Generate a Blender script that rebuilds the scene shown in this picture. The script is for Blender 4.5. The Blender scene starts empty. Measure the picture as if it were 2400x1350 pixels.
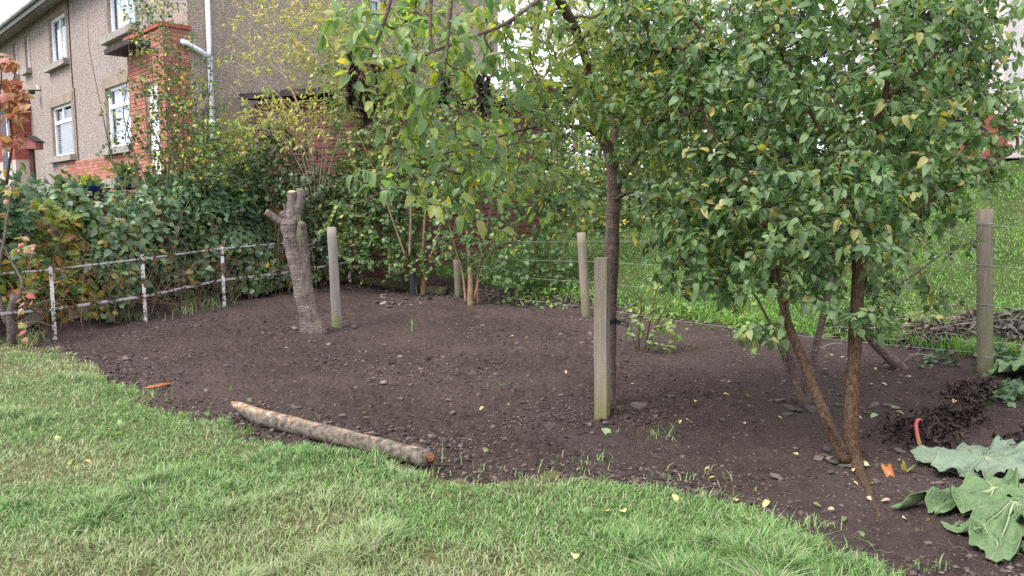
import bpy, math, random
import numpy as np
from mathutils import Vector, Matrix

S = bpy.context.scene
COL = S.collection
RNG = np.random.default_rng(11)
random.seed(11)
rad = math.radians

# ------------------------------------------------------------------ camera, sky, sun, exposure
CAMZ, PITCH, FPX = 1.6, rad(6.03), 1800.0
cam = bpy.data.cameras.new('camera'); cam.sensor_width = 36; cam.lens = 36 * FPX / 2400
cam.clip_end = 600; cam.clip_start = 0.05
camo = bpy.data.objects.new('camera', cam); COL.objects.link(camo)
camo.location = (0, 0, CAMZ); camo.rotation_euler = (math.pi / 2 - PITCH, 0, 0)
S.camera = camo
SUN_EL, SUN_AZ = rad(52), rad(-130)          # overcast, brighter from behind-left
world = bpy.data.worlds.new("World"); S.world = world; world.use_nodes = True
wn, wl = world.node_tree.nodes, world.node_tree.links
wn.clear()
sky = wn.new('ShaderNodeTexSky'); sky.sky_type = 'NISHITA'; sky.sun_disc = False
sky.sun_elevation = SUN_EL; sky.sun_rotation = SUN_AZ; sky.dust_density = 4.0; sky.air_density = 1.0
hs = wn.new('ShaderNodeHueSaturation'); hs.inputs['Saturation'].default_value = 0.25
mx = wn.new('ShaderNodeMix'); mx.data_type = 'RGBA'; mx.inputs[0].default_value = 0.8
mx.inputs[7].default_value = (5.5, 5.6, 6.2, 1)
bg = wn.new('ShaderNodeBackground'); bg.inputs[1].default_value = 0.10
wo = wn.new('ShaderNodeOutputWorld')
wl.new(sky.outputs[0], hs.inputs['Color']); wl.new(hs.outputs[0], mx.inputs[6])
wl.new(mx.outputs[2], bg.inputs[0]); wl.new(bg.outputs[0], wo.inputs[0])
sl = bpy.data.lights.new('sun', 'SUN'); sl.energy = 1.5; sl.angle = rad(34); sl.color = (1.0, 0.97, 0.93)
so = bpy.data.objects.new('sun', sl); COL.objects.link(so)
sd = Vector((math.sin(SUN_AZ) * math.cos(SUN_EL), math.cos(SUN_AZ) * math.cos(SUN_EL), math.sin(SUN_EL)))
so.rotation_euler = sd.to_track_quat('Z', 'Y').to_euler(); so.location = sd * 30
S.view_settings.view_transform = 'Standard'; S.view_settings.look = 'None'
S.view_settings.gamma = 1; S.view_settings.use_curve_mapping = False
S.cycles.use_denoising = False; S.cycles.denoising_prefilter = 'ACCURATE'; S.cycles.denoising_input_passes = 'RGB_ALBEDO_NORMAL'
S.view_settings.exposure = 1.75

# ------------------------------------------------------------------ photograph geometry -> places
CP, SP = math.cos(PITCH), math.sin(PITCH)
def ray(px, py):
    a = (px - 1200) / FPX; b = (675 - py) / FPX
    return np.array([a, CP + b * SP, -SP + b * CP])
def at(px, py, Y):
    d = ray(px, py); return np.array([0, 0, CAMZ]) + d * (Y / d[1])
def proj(P):
    P = np.asarray(P, float); x = P[..., 0]; y = P[..., 1]; z = P[..., 2] - CAMZ
    dep = y * CP - z * SP; up = y * SP + z * CP
    dep = np.where(dep < .05, .05, dep)
    return 1200 + FPX * x / dep, 675 - FPX * up / dep, dep
def sstep(a, b, x):
    t = np.clip((x - a) / (b - a), 0, 1); return t * t * (3 - 2 * t)
def fence_t(x, y): return (x - 4.59) * .74 + (y - 7.44) * .672
def rail_q(x, y): return (x + 5.54) * -.909 + (y - 9.3) * .417
def H(x, y):
    x = np.asarray(x, float); y = np.asarray(y, float)
    s = .05 * np.clip(y - 10.2, 0, 8)
    f = .25 * np.clip(fence_t(x, y), 0, 9.2)
    b = 1.72 * sstep(.15, 2.3, rail_q(x, y)) * sstep(6.5, 9.5, y)
    return np.maximum(s + f, b + .6 * s)
def G(px, py, dz=0.0):
    d = ray(px, py); o = np.array([0, 0, CAMZ])
    ts = np.geomspace(2, 60, 1500); P = o + d * ts[:, None]
    below = P[:, 2] < H(P[:, 0], P[:, 1])
    i = int(np.argmax(below)) if below.any() else len(ts) - 1
    p = P[i].copy(); p[2] = float(H(p[0], p[1])) + dz
    return p

# ------------------------------------------------------------------ noise
_NT = np.random.default_rng(5).random((256, 256))
def vnoise(x, y, seed=0):
    x = np.asarray(x, float) + seed * 17.31; y = np.asarray(y, float) + seed * 9.77
    xi = np.floor(x).astype(int); yi = np.floor(y).astype(int)
    fx = x - xi; fy = y - yi; fx = fx * fx * (3 - 2 * fx); fy = fy * fy * (3 - 2 * fy)
    g = lambda a, b: _NT[a & 255, b & 255]
    return (g(xi, yi) * (1 - fx) + g(xi + 1, yi) * fx) * (1 - fy) + (g(xi, yi + 1) * (1 - fx) + g(xi + 1, yi + 1) * fx) * fy
def unit(v): 
    v = np.asarray(v, float); return v / (np.linalg.norm(v, axis=-1, keepdims=True) + 1e-9)

# ------------------------------------------------------------------ objects
def tag(o, label=None, cat=None, group=None, kind=None):
    if label: o['label'] = label
    if cat: o['category'] = cat
    if group: o['group'] = group
    if kind: o['kind'] = kind
    return o
def thing(name, label, cat, loc=(0, 0, 0), group=None):
    o = bpy.data.objects.new(name, None); COL.objects.link(o); o.location = Vector(loc)
    o.empty_display_size = .1
    return tag(o, label, cat, group)
def wloc(o):
    v = Vector((0, 0, 0))
    while o is not None: v = v + o.location; o = o.parent
    return v
def link(name, me, parent=None, loc=None, kind=None):
    o = bpy.data.objects.new(name, me); COL.objects.link(o)
    if parent: o.parent = parent
    if loc is not None: o.location = Vector(loc)
    if kind: o['kind'] = kind
    return o
class MB:
    """collects geometry in world coordinates"""
    def __init__(s): s.v = []; s.f = []; s.n = 0; s.att = {}
    def add(s, v, f):
        v = np.asarray(v, float); s.v.append(v)
        s.f.extend([tuple(int(i) + s.n for i in q) for q in f]); s.n += len(v)
    def box(s, c, sx, sy, sz, ax=None):
        ax = np.eye(3) if ax is None else np.asarray(ax, float)
        q = np.array([[i, j, k] for i in (-.5, .5) for j in (-.5, .5) for k in (-.5, .5)]) * [sx, sy, sz]
        s.add(np.asarray(c) + q @ ax, [(0, 1, 3, 2), (4, 6, 7, 5), (0, 4, 5, 1), (2, 3, 7, 6), (0, 2, 6, 4), (1, 5, 7, 3)])
    def tube(s, pts, r, n=6, cap=True, rough=0, seed=0):
        pts = np.asarray(pts, float); m = len(pts)
        r = np.broadcast_to(np.asarray(r, float), (m,))
        t = np.gradient(pts, axis=0); t = unit(t)
        ref = np.array([.31, .17, .93]) if abs(t[0][2]) < .8 else np.array([.93, .31, .1])
        a = unit(np.cross(t, ref)); b = np.cross(t, a)
        th = np.arange(n) * 2 * math.pi / n
        rr = r[:, None] * np.ones((1, n))
        if rough:
            ii, jj = np.meshgrid(np.arange(m), np.arange(n), indexing='ij')
            nz = vnoise(ii * .55, np.cos(th)[None, :] * 1.7 + np.sin(th)[None, :] * 2.3 + 9, seed) - .5
            nz2 = vnoise(ii * 1.7, jj * 1.3, seed + 4) - .5
            rr = rr * (1 + rough * (nz * 1.3 + nz2 * .6))
        V = pts[:, None, :] + rr[..., None] * (np.cos(th)[None, :, None] * a[:, None, :] + np.sin(th)[None, :, None] * b[:, None, :])
        V = V.reshape(-1, 3); F = []
        for i in range(m - 1):
            for j in range(n):
                k = (j + 1) % n; F.append((i * n + j, i * n + k, (i + 1) * n + k, (i + 1) * n + j))
        if cap: F.append(tuple(range(n - 1, -1, -1))); F.append(tuple((m - 1) * n + j for j in range(n)))
        s.add(V, F)
    def build(s, name, mat, parent=None, smooth=False, kind=None, local=True, attrs=None):
        V = np.concatenate(s.v) if s.v else np.zeros((0, 3))
        base = np.zeros(3)
        if parent is not None: base = np.array(wloc(parent))
        me = bpy.data.meshes.new(name); me.from_pydata((V - base).tolist(), [], s.f); me.update()
        me.materials.append(mat)
        if smooth: me.polygons.foreach_set('use_smooth', np.ones(len(me.polygons), bool))
        o = link(name, me, parent); 
        if kind: o['kind'] = kind
        return o
def np_mesh(name, V, F, mat, attrs=None, smooth=True):
    """fast mesh from arrays; F (n,3) or (n,4)"""
    me = bpy.data.meshes.new(name); V = np.ascontiguousarray(V, np.float32); F = np.ascontiguousarray(F, np.int32)
    k = F.shape[1]; me.vertices.add(len(V)); me.vertices.foreach_set('co', V.ravel())
    me.loops.add(F.size); me.loops.foreach_set('vertex_index', F.ravel())
    me.polygons.add(len(F)); me.polygons.foreach_set('loop_start', np.arange(0, F.size, k, dtype=np.int32))
    me.polygons.foreach_set('loop_total', np.full(len(F), k, np.int32))
    me.polygons.foreach_set('use_smooth', np.full(len(F), smooth, bool))
    me.update(calc_edges=True)
    for nm, a in (attrs or {}).items():
        at_ = me.attributes.new(nm, 'FLOAT', 'POINT'); at_.data.foreach_set('value', np.ascontiguousarray(a, np.float32))
    me.materials.append(mat); me.validate(); return me

# ------------------------------------------------------------------ materials
def lin(r, g, b):
    f = lambda c: c / 12.92 if c <= .04045 else ((c + .055) / 1.055) ** 2.4
    return (f(r / 255), f(g / 255), f(b / 255), 1)
class Mat:
    def __init__(s, name):
        s.m = bpy.data.materials.new(name); s.m.use_nodes = True; s.t = s.m.node_tree
        s.N = s.t.nodes; s.L = s.t.links; s.b = s.N['Principled BSDF']; s.out = s.N['Material Output']
    def n(s, ty, **kw):
        x = s.N.new(ty)
        for k, v in kw.items(): setattr(x, k, v)
        return x
    def set(s, node, i, v):
        if hasattr(v, 'is_output') or isinstance(v, bpy.types.NodeSocket): s.L.new(v, node.inputs[i])
        else:
            if isinstance(v, (tuple, list)) and len(v) == 3 and node.inputs[i].type == 'RGBA': v = (*v, 1)
            node.inputs[i].default_value = v
    def co(s, scale=None, kind='Object'):
        c = s.n('ShaderNodeTexCoord').outputs[kind]
        if scale is not None:
            m = s.n('ShaderNodeMapping'); s.L.new(c, m.inputs[0]); m.inputs['Scale'].default_value = scale; c = m.outputs[0]
        return c
    def noise(s, scale, detail=4, rough=.6, vec=None, dist=0):
        x = s.n('ShaderNodeTexNoise'); x.inputs['Scale'].default_value = scale; x.inputs['Detail'].default_value = detail
        x.inputs['Roughness'].default_value = rough; x.inputs['Distortion'].default_value = dist
        if vec is not None: s.L.new(vec, x.inputs['Vector'])
        return x.outputs[0]
    def vor(s, scale, vec=None, out='Distance', feature='F1'):
        x = s.n('ShaderNodeTexVoronoi', feature=feature); x.inputs['Scale'].default_value = scale
        if vec is not None: s.L.new(vec, x.inputs['Vector'])
        return x.outputs[out]
    def attr(s, name): return s.n('ShaderNodeAttribute', attribute_name=name).outputs['Fac']
    def ramp(s, fac, stops, interp='LINEAR'):
        x = s.n('ShaderNodeValToRGB'); x.color_ramp.interpolation = interp; e = x.color_ramp.elements
        while len(e) < len(stops): e.new(.5)
        for i, (p, c) in enumerate(stops):
            e[i].position = p; e[i].color = c if len(c) == 4 else (*c, 1)
        s.L.new(fac, x.inputs[0]); return x.outputs[0]
    def mix(s, fac, a, b, mode='MIX'):
        x = s.n('ShaderNodeMix', data_type='RGBA', blend_type=mode)
        s.set(x, 0, fac); s.set(x, 6, a); s.set(x, 7, b); return x.outputs[2]
    def math(s, op, a, b=0.0):
        x = s.n('ShaderNodeMath', operation=op); s.set(x, 0, a); s.set(x, 1, b); return x.outputs[0]
    def bump(s, h, strength=.5, dist=.01):
        x = s.n('ShaderNodeBump'); x.inputs['Strength'].default_value = strength; x.inputs['Distance'].default_value = dist
        s.L.new(h, x.inputs['Height']); s.L.new(x.outputs[0], s.b.inputs['Normal'])
    def fin(s, col, rough=.8, spec=.3, metal=0):
        s.set(s.b, 'Base Color', col); s.set(s.b, 'Roughness', rough)
        s.b.inputs['Specular IOR Level'].default_value = spec; s.b.inputs['Metallic'].default_value = metal
        return s.m
def flat(name, c, rough=.7, spec=.3, var=.25, scale=8, bump=.2):
    m = Mat(name); v = m.co(); nz = m.noise(scale, 6, .65, v)
    d = tuple(x * (1 - var) for x in c[:3]); l = tuple(min(1, x * (1 + var)) for x in c[:3])
    if bump: m.bump(m.noise(scale * 6, 3, .6, v), bump, .005)
    return m.fin(m.ramp(nz, [(.3, d), (.7, l)]), rough, spec)
def leaf_mat(name, stops, rough=.42, spec=.45, trans=.3, back=None, mottle=None):
    """stops: colour ramp over a random number each leaf carries"""
    m = Mat(name); oi = m.n('ShaderNodeObjectInfo').outputs['Random']
    r = m.math('FRACT', m.math('ADD', m.attr('rnd'), oi))
    c = m.ramp(r, stops)
    nz = m.noise(14, 3, .6, m.n('ShaderNodeNewGeometry').outputs['Position'])
    c = m.mix(m.ramp(nz, [(.35, (0, 0, 0)), (.7, (1, 1, 1))]), c, m.mix(.5, c, (1.35, 1.25, .9, 1), 'MULTIPLY'))
    if mottle:
        nz2 = m.noise(55, 2, .5, m.n('ShaderNodeNewGeometry').outputs['Position'])
        c = m.mix(m.math('MULTIPLY', m.ramp(nz2, [(.62, (0, 0, 0)), (.70, (1, 1, 1))]), m.ramp(r, [(.55, (0, 0, 0)), (.8, (1, 1, 1))])), c, mottle)
    bf = m.n('ShaderNodeNewGeometry').outputs['Backfacing']
    c = m.mix(m.math('MULTIPLY', bf, .45), c, back or (.16, .21, .10, 1))
    m.fin(c, rough, spec)
    tr = m.n('ShaderNodeBsdfTranslucent'); m.L.new(m.mix(1.0, c, (1.5, 1.6, .7, 1), 'MULTIPLY'), tr.inputs[0])
    ms = m.n('ShaderNodeMixShader'); ms.inputs[0].default_value = trans
    m.L.new(m.b.outputs[0], ms.inputs[1]); m.L.new(tr.outputs[0], ms.inputs[2]); m.L.new(ms.outputs[0], m.out.inputs[0])
    return m.m
def bark_mat(name, dark, light, scale=14, stretch=(1, 1, .25), band=False, tint=None):
    m = Mat(name); v = m.co(stretch); nz = m.noise(scale, 8, .7, v, .6)
    c = m.ramp(nz, [(.32, dark), (.68, light)])
    h = nz
    if band:
        v2 = m.co((.6, .6, 5)); b = m.noise(9, 5, .65, v2)
        bb = m.ramp(b, [(.52, (0, 0, 0)), (.60, (1, 1, 1))])
        c = m.mix(m.math('MULTIPLY', bb, .35), c, band)
        h = m.math('ADD', nz, m.math('MULTIPLY', b, .6))
    fine = m.noise(120, 3, .6, m.co())
    c = m.mix(m.ramp(fine, [(.56, (0, 0, 0)), (.72, (.5, .5, .5))]), c, tuple(min(1, x * 2.1) for x in light))
    if tint:
        c = m.mix(m.ramp(m.noise(3.5, 4, .6, m.co()), [(.5, (0, 0, 0)), (.68, (.7, .7, .7))]), c, (*tint, 1))
    m.bump(h, 1.0, .04); return m.fin(c, .9, .15)

SOIL = Mat('soil')
def _soil():
    m = SOIL; v = m.co()
    big = m.noise(.55, 4, .6, v); mid = m.noise(9, 6, .7, v); fine = m.noise(75, 5, .7, v)
    c = m.ramp(mid, [(.25, (.037, .0265, .0235)), (.75, (.126, .091, .079))])
    c = m.mix(m.ramp(big, [(.42, (0, 0, 0)), (.62, (.55, .55, .55))]), c, (.140, .104, .096, 1))
    c = m.mix(m.ramp(fine, [(.60, (0, 0, 0)), (.78, (.7, .7, .7))]), c, (.19, .145, .13, 1))
    sp = m.vor(160, v); rndc = m.vor(160, v, 'Color')
    c = m.mix(m.math('MULTIPLY', m.ramp(sp, [(.10, (1, 1, 1)), (.2, (0, 0, 0))]), m.ramp(rndc, [(.80, (0, 0, 0)), (.83, (.7, .7, .7))])), c, (.26, .20, .16, 1))
    m.bump(m.math('ADD', fine, m.noise(200, 3, .6, v)), 1.0, .022)
    return m.fin(c, .95, .12)
M_SOIL = _soil()
def _clod():
    m = Mat('soil clod'); c = m.ramp(m.attr('rnd'), [(0, (.020, .015, .014)), (.3, (.062, .046, .042)), (.6, (.19, .148, .136))])
    c = m.mix(m.ramp(m.noise(90, 4, .7, m.co()), [(.4, (0, 0, 0)), (.75, (.7, .7, .7))]), c, (.15, .112, .10, 1)); m.bump(m.noise(150, 3, .6, m.co()), .8, .01); return m.fin(c, .95, .12)
M_CLOD = _clod()
def _turf():
    m = Mat('turf'); v = m.co(); c = m.ramp(m.noise(6, 6, .7, v), [(.3, (.05, .055, .022)), (.7, (.16, .15, .07))])
    m.bump(m.noise(60, 4, .7, v), .8, .02); return m.fin(c, .95, .1)
M_TURF = _turf()
def grass_mat(name, a, b, dry, straw):
    m = Mat(name); r = m.attr('rnd'); p = m.attr('patch')
    c = m.ramp(r, [(0, a), (.55, b), (1, tuple(min(1, x * 1.35) for x in b))])
    c = m.mix(p, c, dry); c = m.mix(m.ramp(r, [(.86, (0, 0, 0)), (.9, (1, 1, 1))]), c, straw)
    m.fin(c, .5, .35)
    tr = m.n('ShaderNodeBsdfTranslucent'); m.L.new(c, tr.inputs[0]); ms = m.n('ShaderNodeMixShader'); ms.inputs[0].default_value = .3
    m.L.new(m.b.outputs[0], ms.inputs[1]); m.L.new(tr.outputs[0], ms.inputs[2]); m.L.new(ms.outputs[0], m.out.inputs[0]); return m.m
M_GRASS = grass_mat('mown grass', (.085, .185, .048), (.205, .345, .115), (.36, .40, .20, 1), (.44, .42, .27, 1))
M_GRASS2 = grass_mat('lush grass', (.10, .25, .035), (.165, .37, .058), (.20, .37, .08, 1), (.26, .38, .11, 1))
def _pebble(name, base, lt, dk):
    m = Mat(name); v = m.co(); cv = m.vor(48, v, 'Color'); dd = m.vor(48, v)
    c = m.ramp(cv, [(.1, dk), (.3, tuple(x * .8 for x in base)), (.6, base), (.72, lt), (1, lt)])
    c = m.mix(m.ramp(dd, [(.35, (0, 0, 0)), (.7, (.6, .6, .6))]), c, dk)
    c = m.mix(m.ramp(m.noise(.7, 5, .65, v), [(.4, (0, 0, 0)), (.75, (.4, .4, .4))]), c, tuple(x * .6 for x in base))
    st = m.noise(1.2, 4, .6, m.co((1.6, 1.6, .12)))
    c = m.mix(m.ramp(st, [(.52, (0, 0, 0)), (.72, (.35, .35, .35))]), c, tuple(x * .5 for x in base))
    m.bump(m.math('SUBTRACT', 1.0, dd), .8, .02); return m.fin(c, .95, .1)
M_PEB1 = _pebble('pebbledash front', (.40, .335, .305), (.58, .52, .49), (.20, .155, .135))
M_PEB2 = _pebble('pebbledash gable', (.40, .335, .27), (.56, .49, .41), (.25, .205, .16))
M_WHITEWALL = _pebble('white roughcast', (.72, .66, .65), (.82, .78, .78), (.55, .48, .47))
M_STONE = flat('sandstone dressing', (.27, .22, .175), .9, .1, .22, 3, .4)
M_SILL = flat('grey stone sill', (.29, .265, .24), .9, .1, .3, 5, .4)
M_UPVC = flat('white window frame', (.80, .80, .82), .35, .4, .03, 4, 0)
M_CURTAIN = flat('net curtain', (.78, .84, .92), .9, .1, .06, 3, 0)
M_DARK = flat('dark interior', (.03, .03, .035), .8, .2, .3, 3, 0)
M_BLIND = flat('blind slat', (.30, .34, .35), .6, .3, .15, 4, 0)
M_SLATE = flat('roof slate', (.10, .105, .10), .8, .3, .3, 6, .5)
M_GUTTER = flat('grey green gutter', (.30, .34, .32), .55, .3, .25, 5, .2)
M_PIPE = flat('pale grey plastic pipe', (.60, .63, .70), .4, .4, .08, 6, 0)
M_CANOPY = flat('dark felt canopy', (.045, .038, .036), .8, .2, .4, 12, .3)
M_MORTAR = flat('mortar', (.52, .40, .35), .95, .1, .2, 20, .3)
def _brick(name, a, b):
    m = Mat(name); oi = m.n('ShaderNodeObjectInfo').outputs['Random']; r = m.math('FRACT', m.math('ADD', m.attr('rnd'), oi))
    c = m.ramp(r, [(0, a), (.5, b), (1, tuple(min(1, x * 1.3) for x in b))])
    c = m.mix(m.ramp(m.noise(30, 4, .6, m.n('ShaderNodeNewGeometry').outputs['Position']), [(.4, (0, 0, 0)), (.75, (.4, .4, .4))]), c, tuple(x * .6 for x in a))
    m.bump(m.noise(90, 3, .6, m.n('ShaderNodeNewGeometry').outputs['Position']), .4, .004); return m.fin(c, .85, .2)
M_BRICK = _brick('red painted brick', (.31, .125, .09), (.38, .17, .125))
M_BRICKD = _brick('dark red brick', (.21, .055, .04), (.30, .085, .062))
def _glass():
    m = Mat('window glass'); lw = m.n('ShaderNodeLayerWeight'); lw.inputs[0].default_value = .5
    fr = m.math('ADD', .04, m.math('MULTIPLY', .9, m.math('POWER', lw.outputs['Facing'], 5.0)))
    gl = m.n('ShaderNodeBsdfGlossy'); gl.inputs['Roughness'].default_value = .02; gl.inputs[0].default_value = (.9, .93, .97, 1)
    tp = m.n('ShaderNodeBsdfTransparent'); tp.inputs[0].default_value = (.95, .97, .98, 1)
    ms = m.n('ShaderNodeMixShader'); m.L.new(fr, ms.inputs[0]); m.L.new(tp.outputs[0], ms.inputs[1]); m.L.new(gl.outputs[0], ms.inputs[2])
    m.L.new(ms.outputs[0], m.out.inputs[0]); return m.m
M_GLASS = _glass()
M_PLANK = flat('red brown stained plank', (.125, .056, .046), .75, .25, .3, 7, .3)
M_TIMBERD = flat('dark brown timber', (.085, .045, .033), .8, .2, .3, 8, .3)
def wood_mat(name, dark, light, algae=None, topdark=None, zlo=0, zhi=.3):
    m = Mat(name); v = m.co((14, 14, 1.0)); nz = m.noise(3.5, 8, .7, v, .5)
    c = m.ramp(nz, [(.3, dark), (.7, light)])
    cr = m.noise(7, 4, .6, m.co((30, 30, .7)))
    c = m.mix(m.ramp(cr, [(.64, (0, 0, 0)), (.70, (.75, .75, .75))]), c, tuple(x * .35 for x in dark))
    bl = m.noise(2.2, 5, .6, m.co())
    c = m.mix(m.ramp(bl, [(.45, (0, 0, 0)), (.7, (.45, .45, .45))]), c, tuple(x * .62 for x in light))
    if algae:
        sx = m.n('ShaderNodeSeparateXYZ'); m.L.new(m.co(), sx.inputs[0])
        z = m.math('ADD', sx.outputs[2], m.math('MULTIPLY', m.math('SUBTRACT', bl, .5), .35))
        mr = m.n('ShaderNodeMapRange'); mr.inputs[1].default_value = zlo; mr.inputs[2].default_value = zhi; mr.inputs[3].default_value = .85; mr.inputs[4].default_value = 0
        m.L.new(z, mr.inputs[0]); c = m.mix(mr.outputs[0], c, (*algae, 1))
    m.bump(m.math('ADD', nz, cr), .5, .006); return m.fin(c, .9, .12)
M_POSTR = wood_mat('weathered round post', (.22, .19, .17), (.42, .37, .335), (.20, .23, .06), zlo=.02, zhi=.24)
M_POSTS = wood_mat('weathered square stake', (.23, .19, .148), (.39, .335, .27), (.17, .175, .06), zlo=.0, zhi=.35)
M_POSTF = wood_mat('old fence post', (.15, .12, .09), (.30, .26, .205), (.14, .155, .07), zlo=.0, zhi=.5)
M_POSTG = wood_mat('mossy fence post', (.105, .088, .068), (.255, .22, .175), (.14, .14, .075), zlo=-.1, zhi=1.1)
M_OLDWOOD = wood_mat('rotting plank', (.14, .11, .08), (.34, .29, .22))
def _rail():
    m = Mat('flaking white paint on rusty iron'); v = m.co((1, 1, 1))
    a = m.noise(7, 6, .75, v); b = m.noise(30, 4, .7, v)
    f = m.ramp(m.math('ADD', m.math('MULTIPLY', a, .75), m.math('MULTIPLY', b, .25)), [(.475, (1, 1, 1)), (.505, (0, 0, 0))])
    rust = m.ramp(m.noise(22, 5, .7, v), [(.3, (.045, .022, .018)), (.7, (.15, .062, .038))])
    c = m.mix(f, (.50, .49, .51, 1), rust); m.bump(m.math('MULTIPLY', f, -1.0), .4, .003); return m.fin(c, .7, .25)
M_RAIL = _rail()
M_RUST = Mat('rust'); M_RUST = M_RUST.fin(M_RUST.ramp(M_RUST.noise(18, 5, .7, M_RUST.co()), [(.3, (.04, .02, .016)), (.7, (.13, .06, .04))]), .85, .2)
M_WIRE = flat('galvanised wire', (.26, .28, .27), .5, .4, .2, 20, 0)
M_BLACK = flat('black rubber', (.012, .012, .013), .5, .4, .2, 20, .1)
M_CUT = flat('fresh cut wood', (.55, .36, .20), .8, .2, .22, 30, .3)
M_BARK_STUMP = bark_mat('cherry bark', (.055, .043, .040, 1), (.27, .22, .20, 1), 44, (1, 1, .6), (.38, .31, .28, 1), (.30, .25, .215))
M_BARK_PLUM = bark_mat('plum bark', (.085, .058, .050, 1), (.25, .185, .16, 1), 30, (1, 1, .5), (.30, .24, .21, 1))
M_BARK_BROWN = bark_mat('brown bark', (.042, .024, .017, 1), (.20, .13, .085, 1), 48, (1, 1, .6))
M_TWIG = flat('grey brown twig', (.17, .125, .10), .9, .15, .35, 8, 0)
M_TWIGD = flat('dark brown twig', (.075, .048, .036), .9, .15, .35, 8, 0)
M_TWIGP = flat('pale twig', (.34, .265, .21), .9, .15, .3, 8, 0)
M_STEM = flat('tan shrub stem', (.25, .17, .105), .9, .15, .35, 9, .3)
def stone_mat():
    m = Mat('garden stone'); oi = m.n('ShaderNodeObjectInfo').outputs['Random']; r = m.math('FRACT', m.math('ADD', m.attr('rnd'), oi))
    c = m.ramp(r, [(0, (.065, .052, .046)), (.5, (.12, .10, .09)), (.88, (.17, .145, .13)), (1, (.30, .26, .22))])
    c = m.mix(m.ramp(m.noise(28, 5, .7, m.co()), [(.4, (0, 0, 0)), (.7, (.7, .7, .7))]), c, (.075, .055, .048, 1))
    m.bump(m.noise(60, 4, .6, m.co()), .4, .006); return m.fin(c, .85, .25)
M_STN = stone_mat()
g = lambda *c: (*c, 1)
M_LF_PLUM = leaf_mat('plum leaf', [(0, g(.075, .165, .085)), (.35, g(.14, .25, .115)), (.6, g(.22, .33, .085)), (.82, g(.33, .41, .08)), (.95, g(.42, .39, .08)), (1, g(.44, .32, .12))], trans=.5, mottle=(.20, .10, .03, 1), back=(.19, .26, .15, 1))
M_LF_RIGHT = leaf_mat('dark plum leaf', [(0, g(.064, .135, .066)), (.5, g(.122, .225, .10)), (.88, g(.185, .30, .125)), (.945, g(.23, .32, .09)), (.95, g(.44, .37, .10)), (1, g(.50, .40, .14))], trans=.36, rough=.5, spec=.42, back=(.17, .22, .11, 1))
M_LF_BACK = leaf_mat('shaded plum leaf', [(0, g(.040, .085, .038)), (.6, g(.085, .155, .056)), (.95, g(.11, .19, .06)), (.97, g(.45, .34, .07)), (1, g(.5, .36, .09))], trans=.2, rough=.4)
M_LF_BRAM = leaf_mat('bramble leaf', [(0, g(.034, .085, .050)), (.4, g(.075, .165, .072)), (.8, g(.15, .27, .08)), (.94, g(.14, .21, .05)), (.96, g(.52, .36, .04)), (1, g(.48, .24, .05))], trans=.2, rough=.38, spec=.5, back=(.11, .15, .10, 1))
M_LF_MAPLE = leaf_mat('sycamore leaf', [(0, g(.06, .12, .035)), (.35, g(.13, .19, .04)), (.65, g(.22, .27, .06)), (.8, g(.33, .30, .07)), (.9, g(.42, .25, .05)), (1, g(.36, .13, .10))], trans=.3)
M_LF_RED = leaf_mat('red maple leaf', [(0, g(.30, .085, .075)), (.4, g(.38, .17, .14)), (.65, g(.36, .20, .07)), (.85, g(.28, .28, .06)), (1, g(.34, .10, .10))], trans=.3, back=(.5, .22, .2, 1))
M_LF_SNOW = leaf_mat('snowberry leaf', [(0, g(.072, .145, .068)), (.55, g(.13, .23, .092)), (.85, g(.21, .31, .11)), (.965, g(.24, .31, .10)), (.975, g(.42, .38, .10)), (1, g(.50, .44, .12))], trans=.35, back=(.18, .24, .15, 1))
M_LF_HONEY = leaf_mat('pale honeysuckle leaf', [(0, g(.20, .28, .06)), (.45, g(.38, .42, .12)), (.75, g(.52, .45, .17)), (1, g(.52, .34, .13))], trans=.35, back=(.4, .42, .2, 1))
M_LF_COTO = leaf_mat('small shrub leaf', [(0, g(.055, .115, .055)), (.6, g(.10, .185, .075)), (.84, g(.15, .22, .06)), (.9, g(.45, .42, .06)), (1, g(.50, .42, .05))], trans=.25)
M_LF_IVY = leaf_mat('ivy leaf', [(0, g(.028, .066, .038)), (.7, g(.062, .125, .058)), (1, g(.11, .18, .07))], trans=.2, rough=.42, spec=.45)
M_LF_BRIGHT = leaf_mat('bright hedge leaf', [(0, g(.11, .23, .03)), (.6, g(.20, .36, .045)), (1, g(.32, .45, .07))], trans=.3)
M_LF_YOUNG = leaf_mat('young shoot leaf', [(0, g(.09, .19, .06)), (.6, g(.17, .28, .07)), (.9, g(.26, .34, .08)), (1, g(.42, .38, .1))], trans=.35)
M_LF_DEAD = leaf_mat('withered leaf', [(0, g(.014, .008, .008)), (.6, g(.034, .021, .019)), (.95, g(.065, .040, .034)), (1, g(.18, .11, .08))], trans=.1, rough=.7, back=(.04, .022, .02, 1))
M_LF_LITTER = leaf_mat('grey leaf litter', [(0, g(.03, .024, .022)), (.5, g(.075, .062, .057)), (.85, g(.15, .13, .12)), (1, g(.26, .20, .13))], trans=.1, rough=.7, back=(.13, .115, .11, 1))
M_LF_ROWAN = leaf_mat('rowan leaf', [(0, g(.05, .11, .04)), (.5, g(.12, .18, .045)), (.8, g(.34, .31, .06)), (1, g(.50, .32, .06))], trans=.35)
M_LF_CONI = leaf_mat('dark evergreen spray', [(0, g(.006, .014, .010)), (.7, g(.014, .03, .018)), (1, g(.03, .055, .028))], trans=.05)
M_LF_YEL = leaf_mat('fallen yellow leaf', [(0, g(.62, .50, .12)), (.5, g(.58, .44, .15)), (1, g(.55, .50, .25))], trans=.15, back=(.6, .5, .25, 1))
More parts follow.
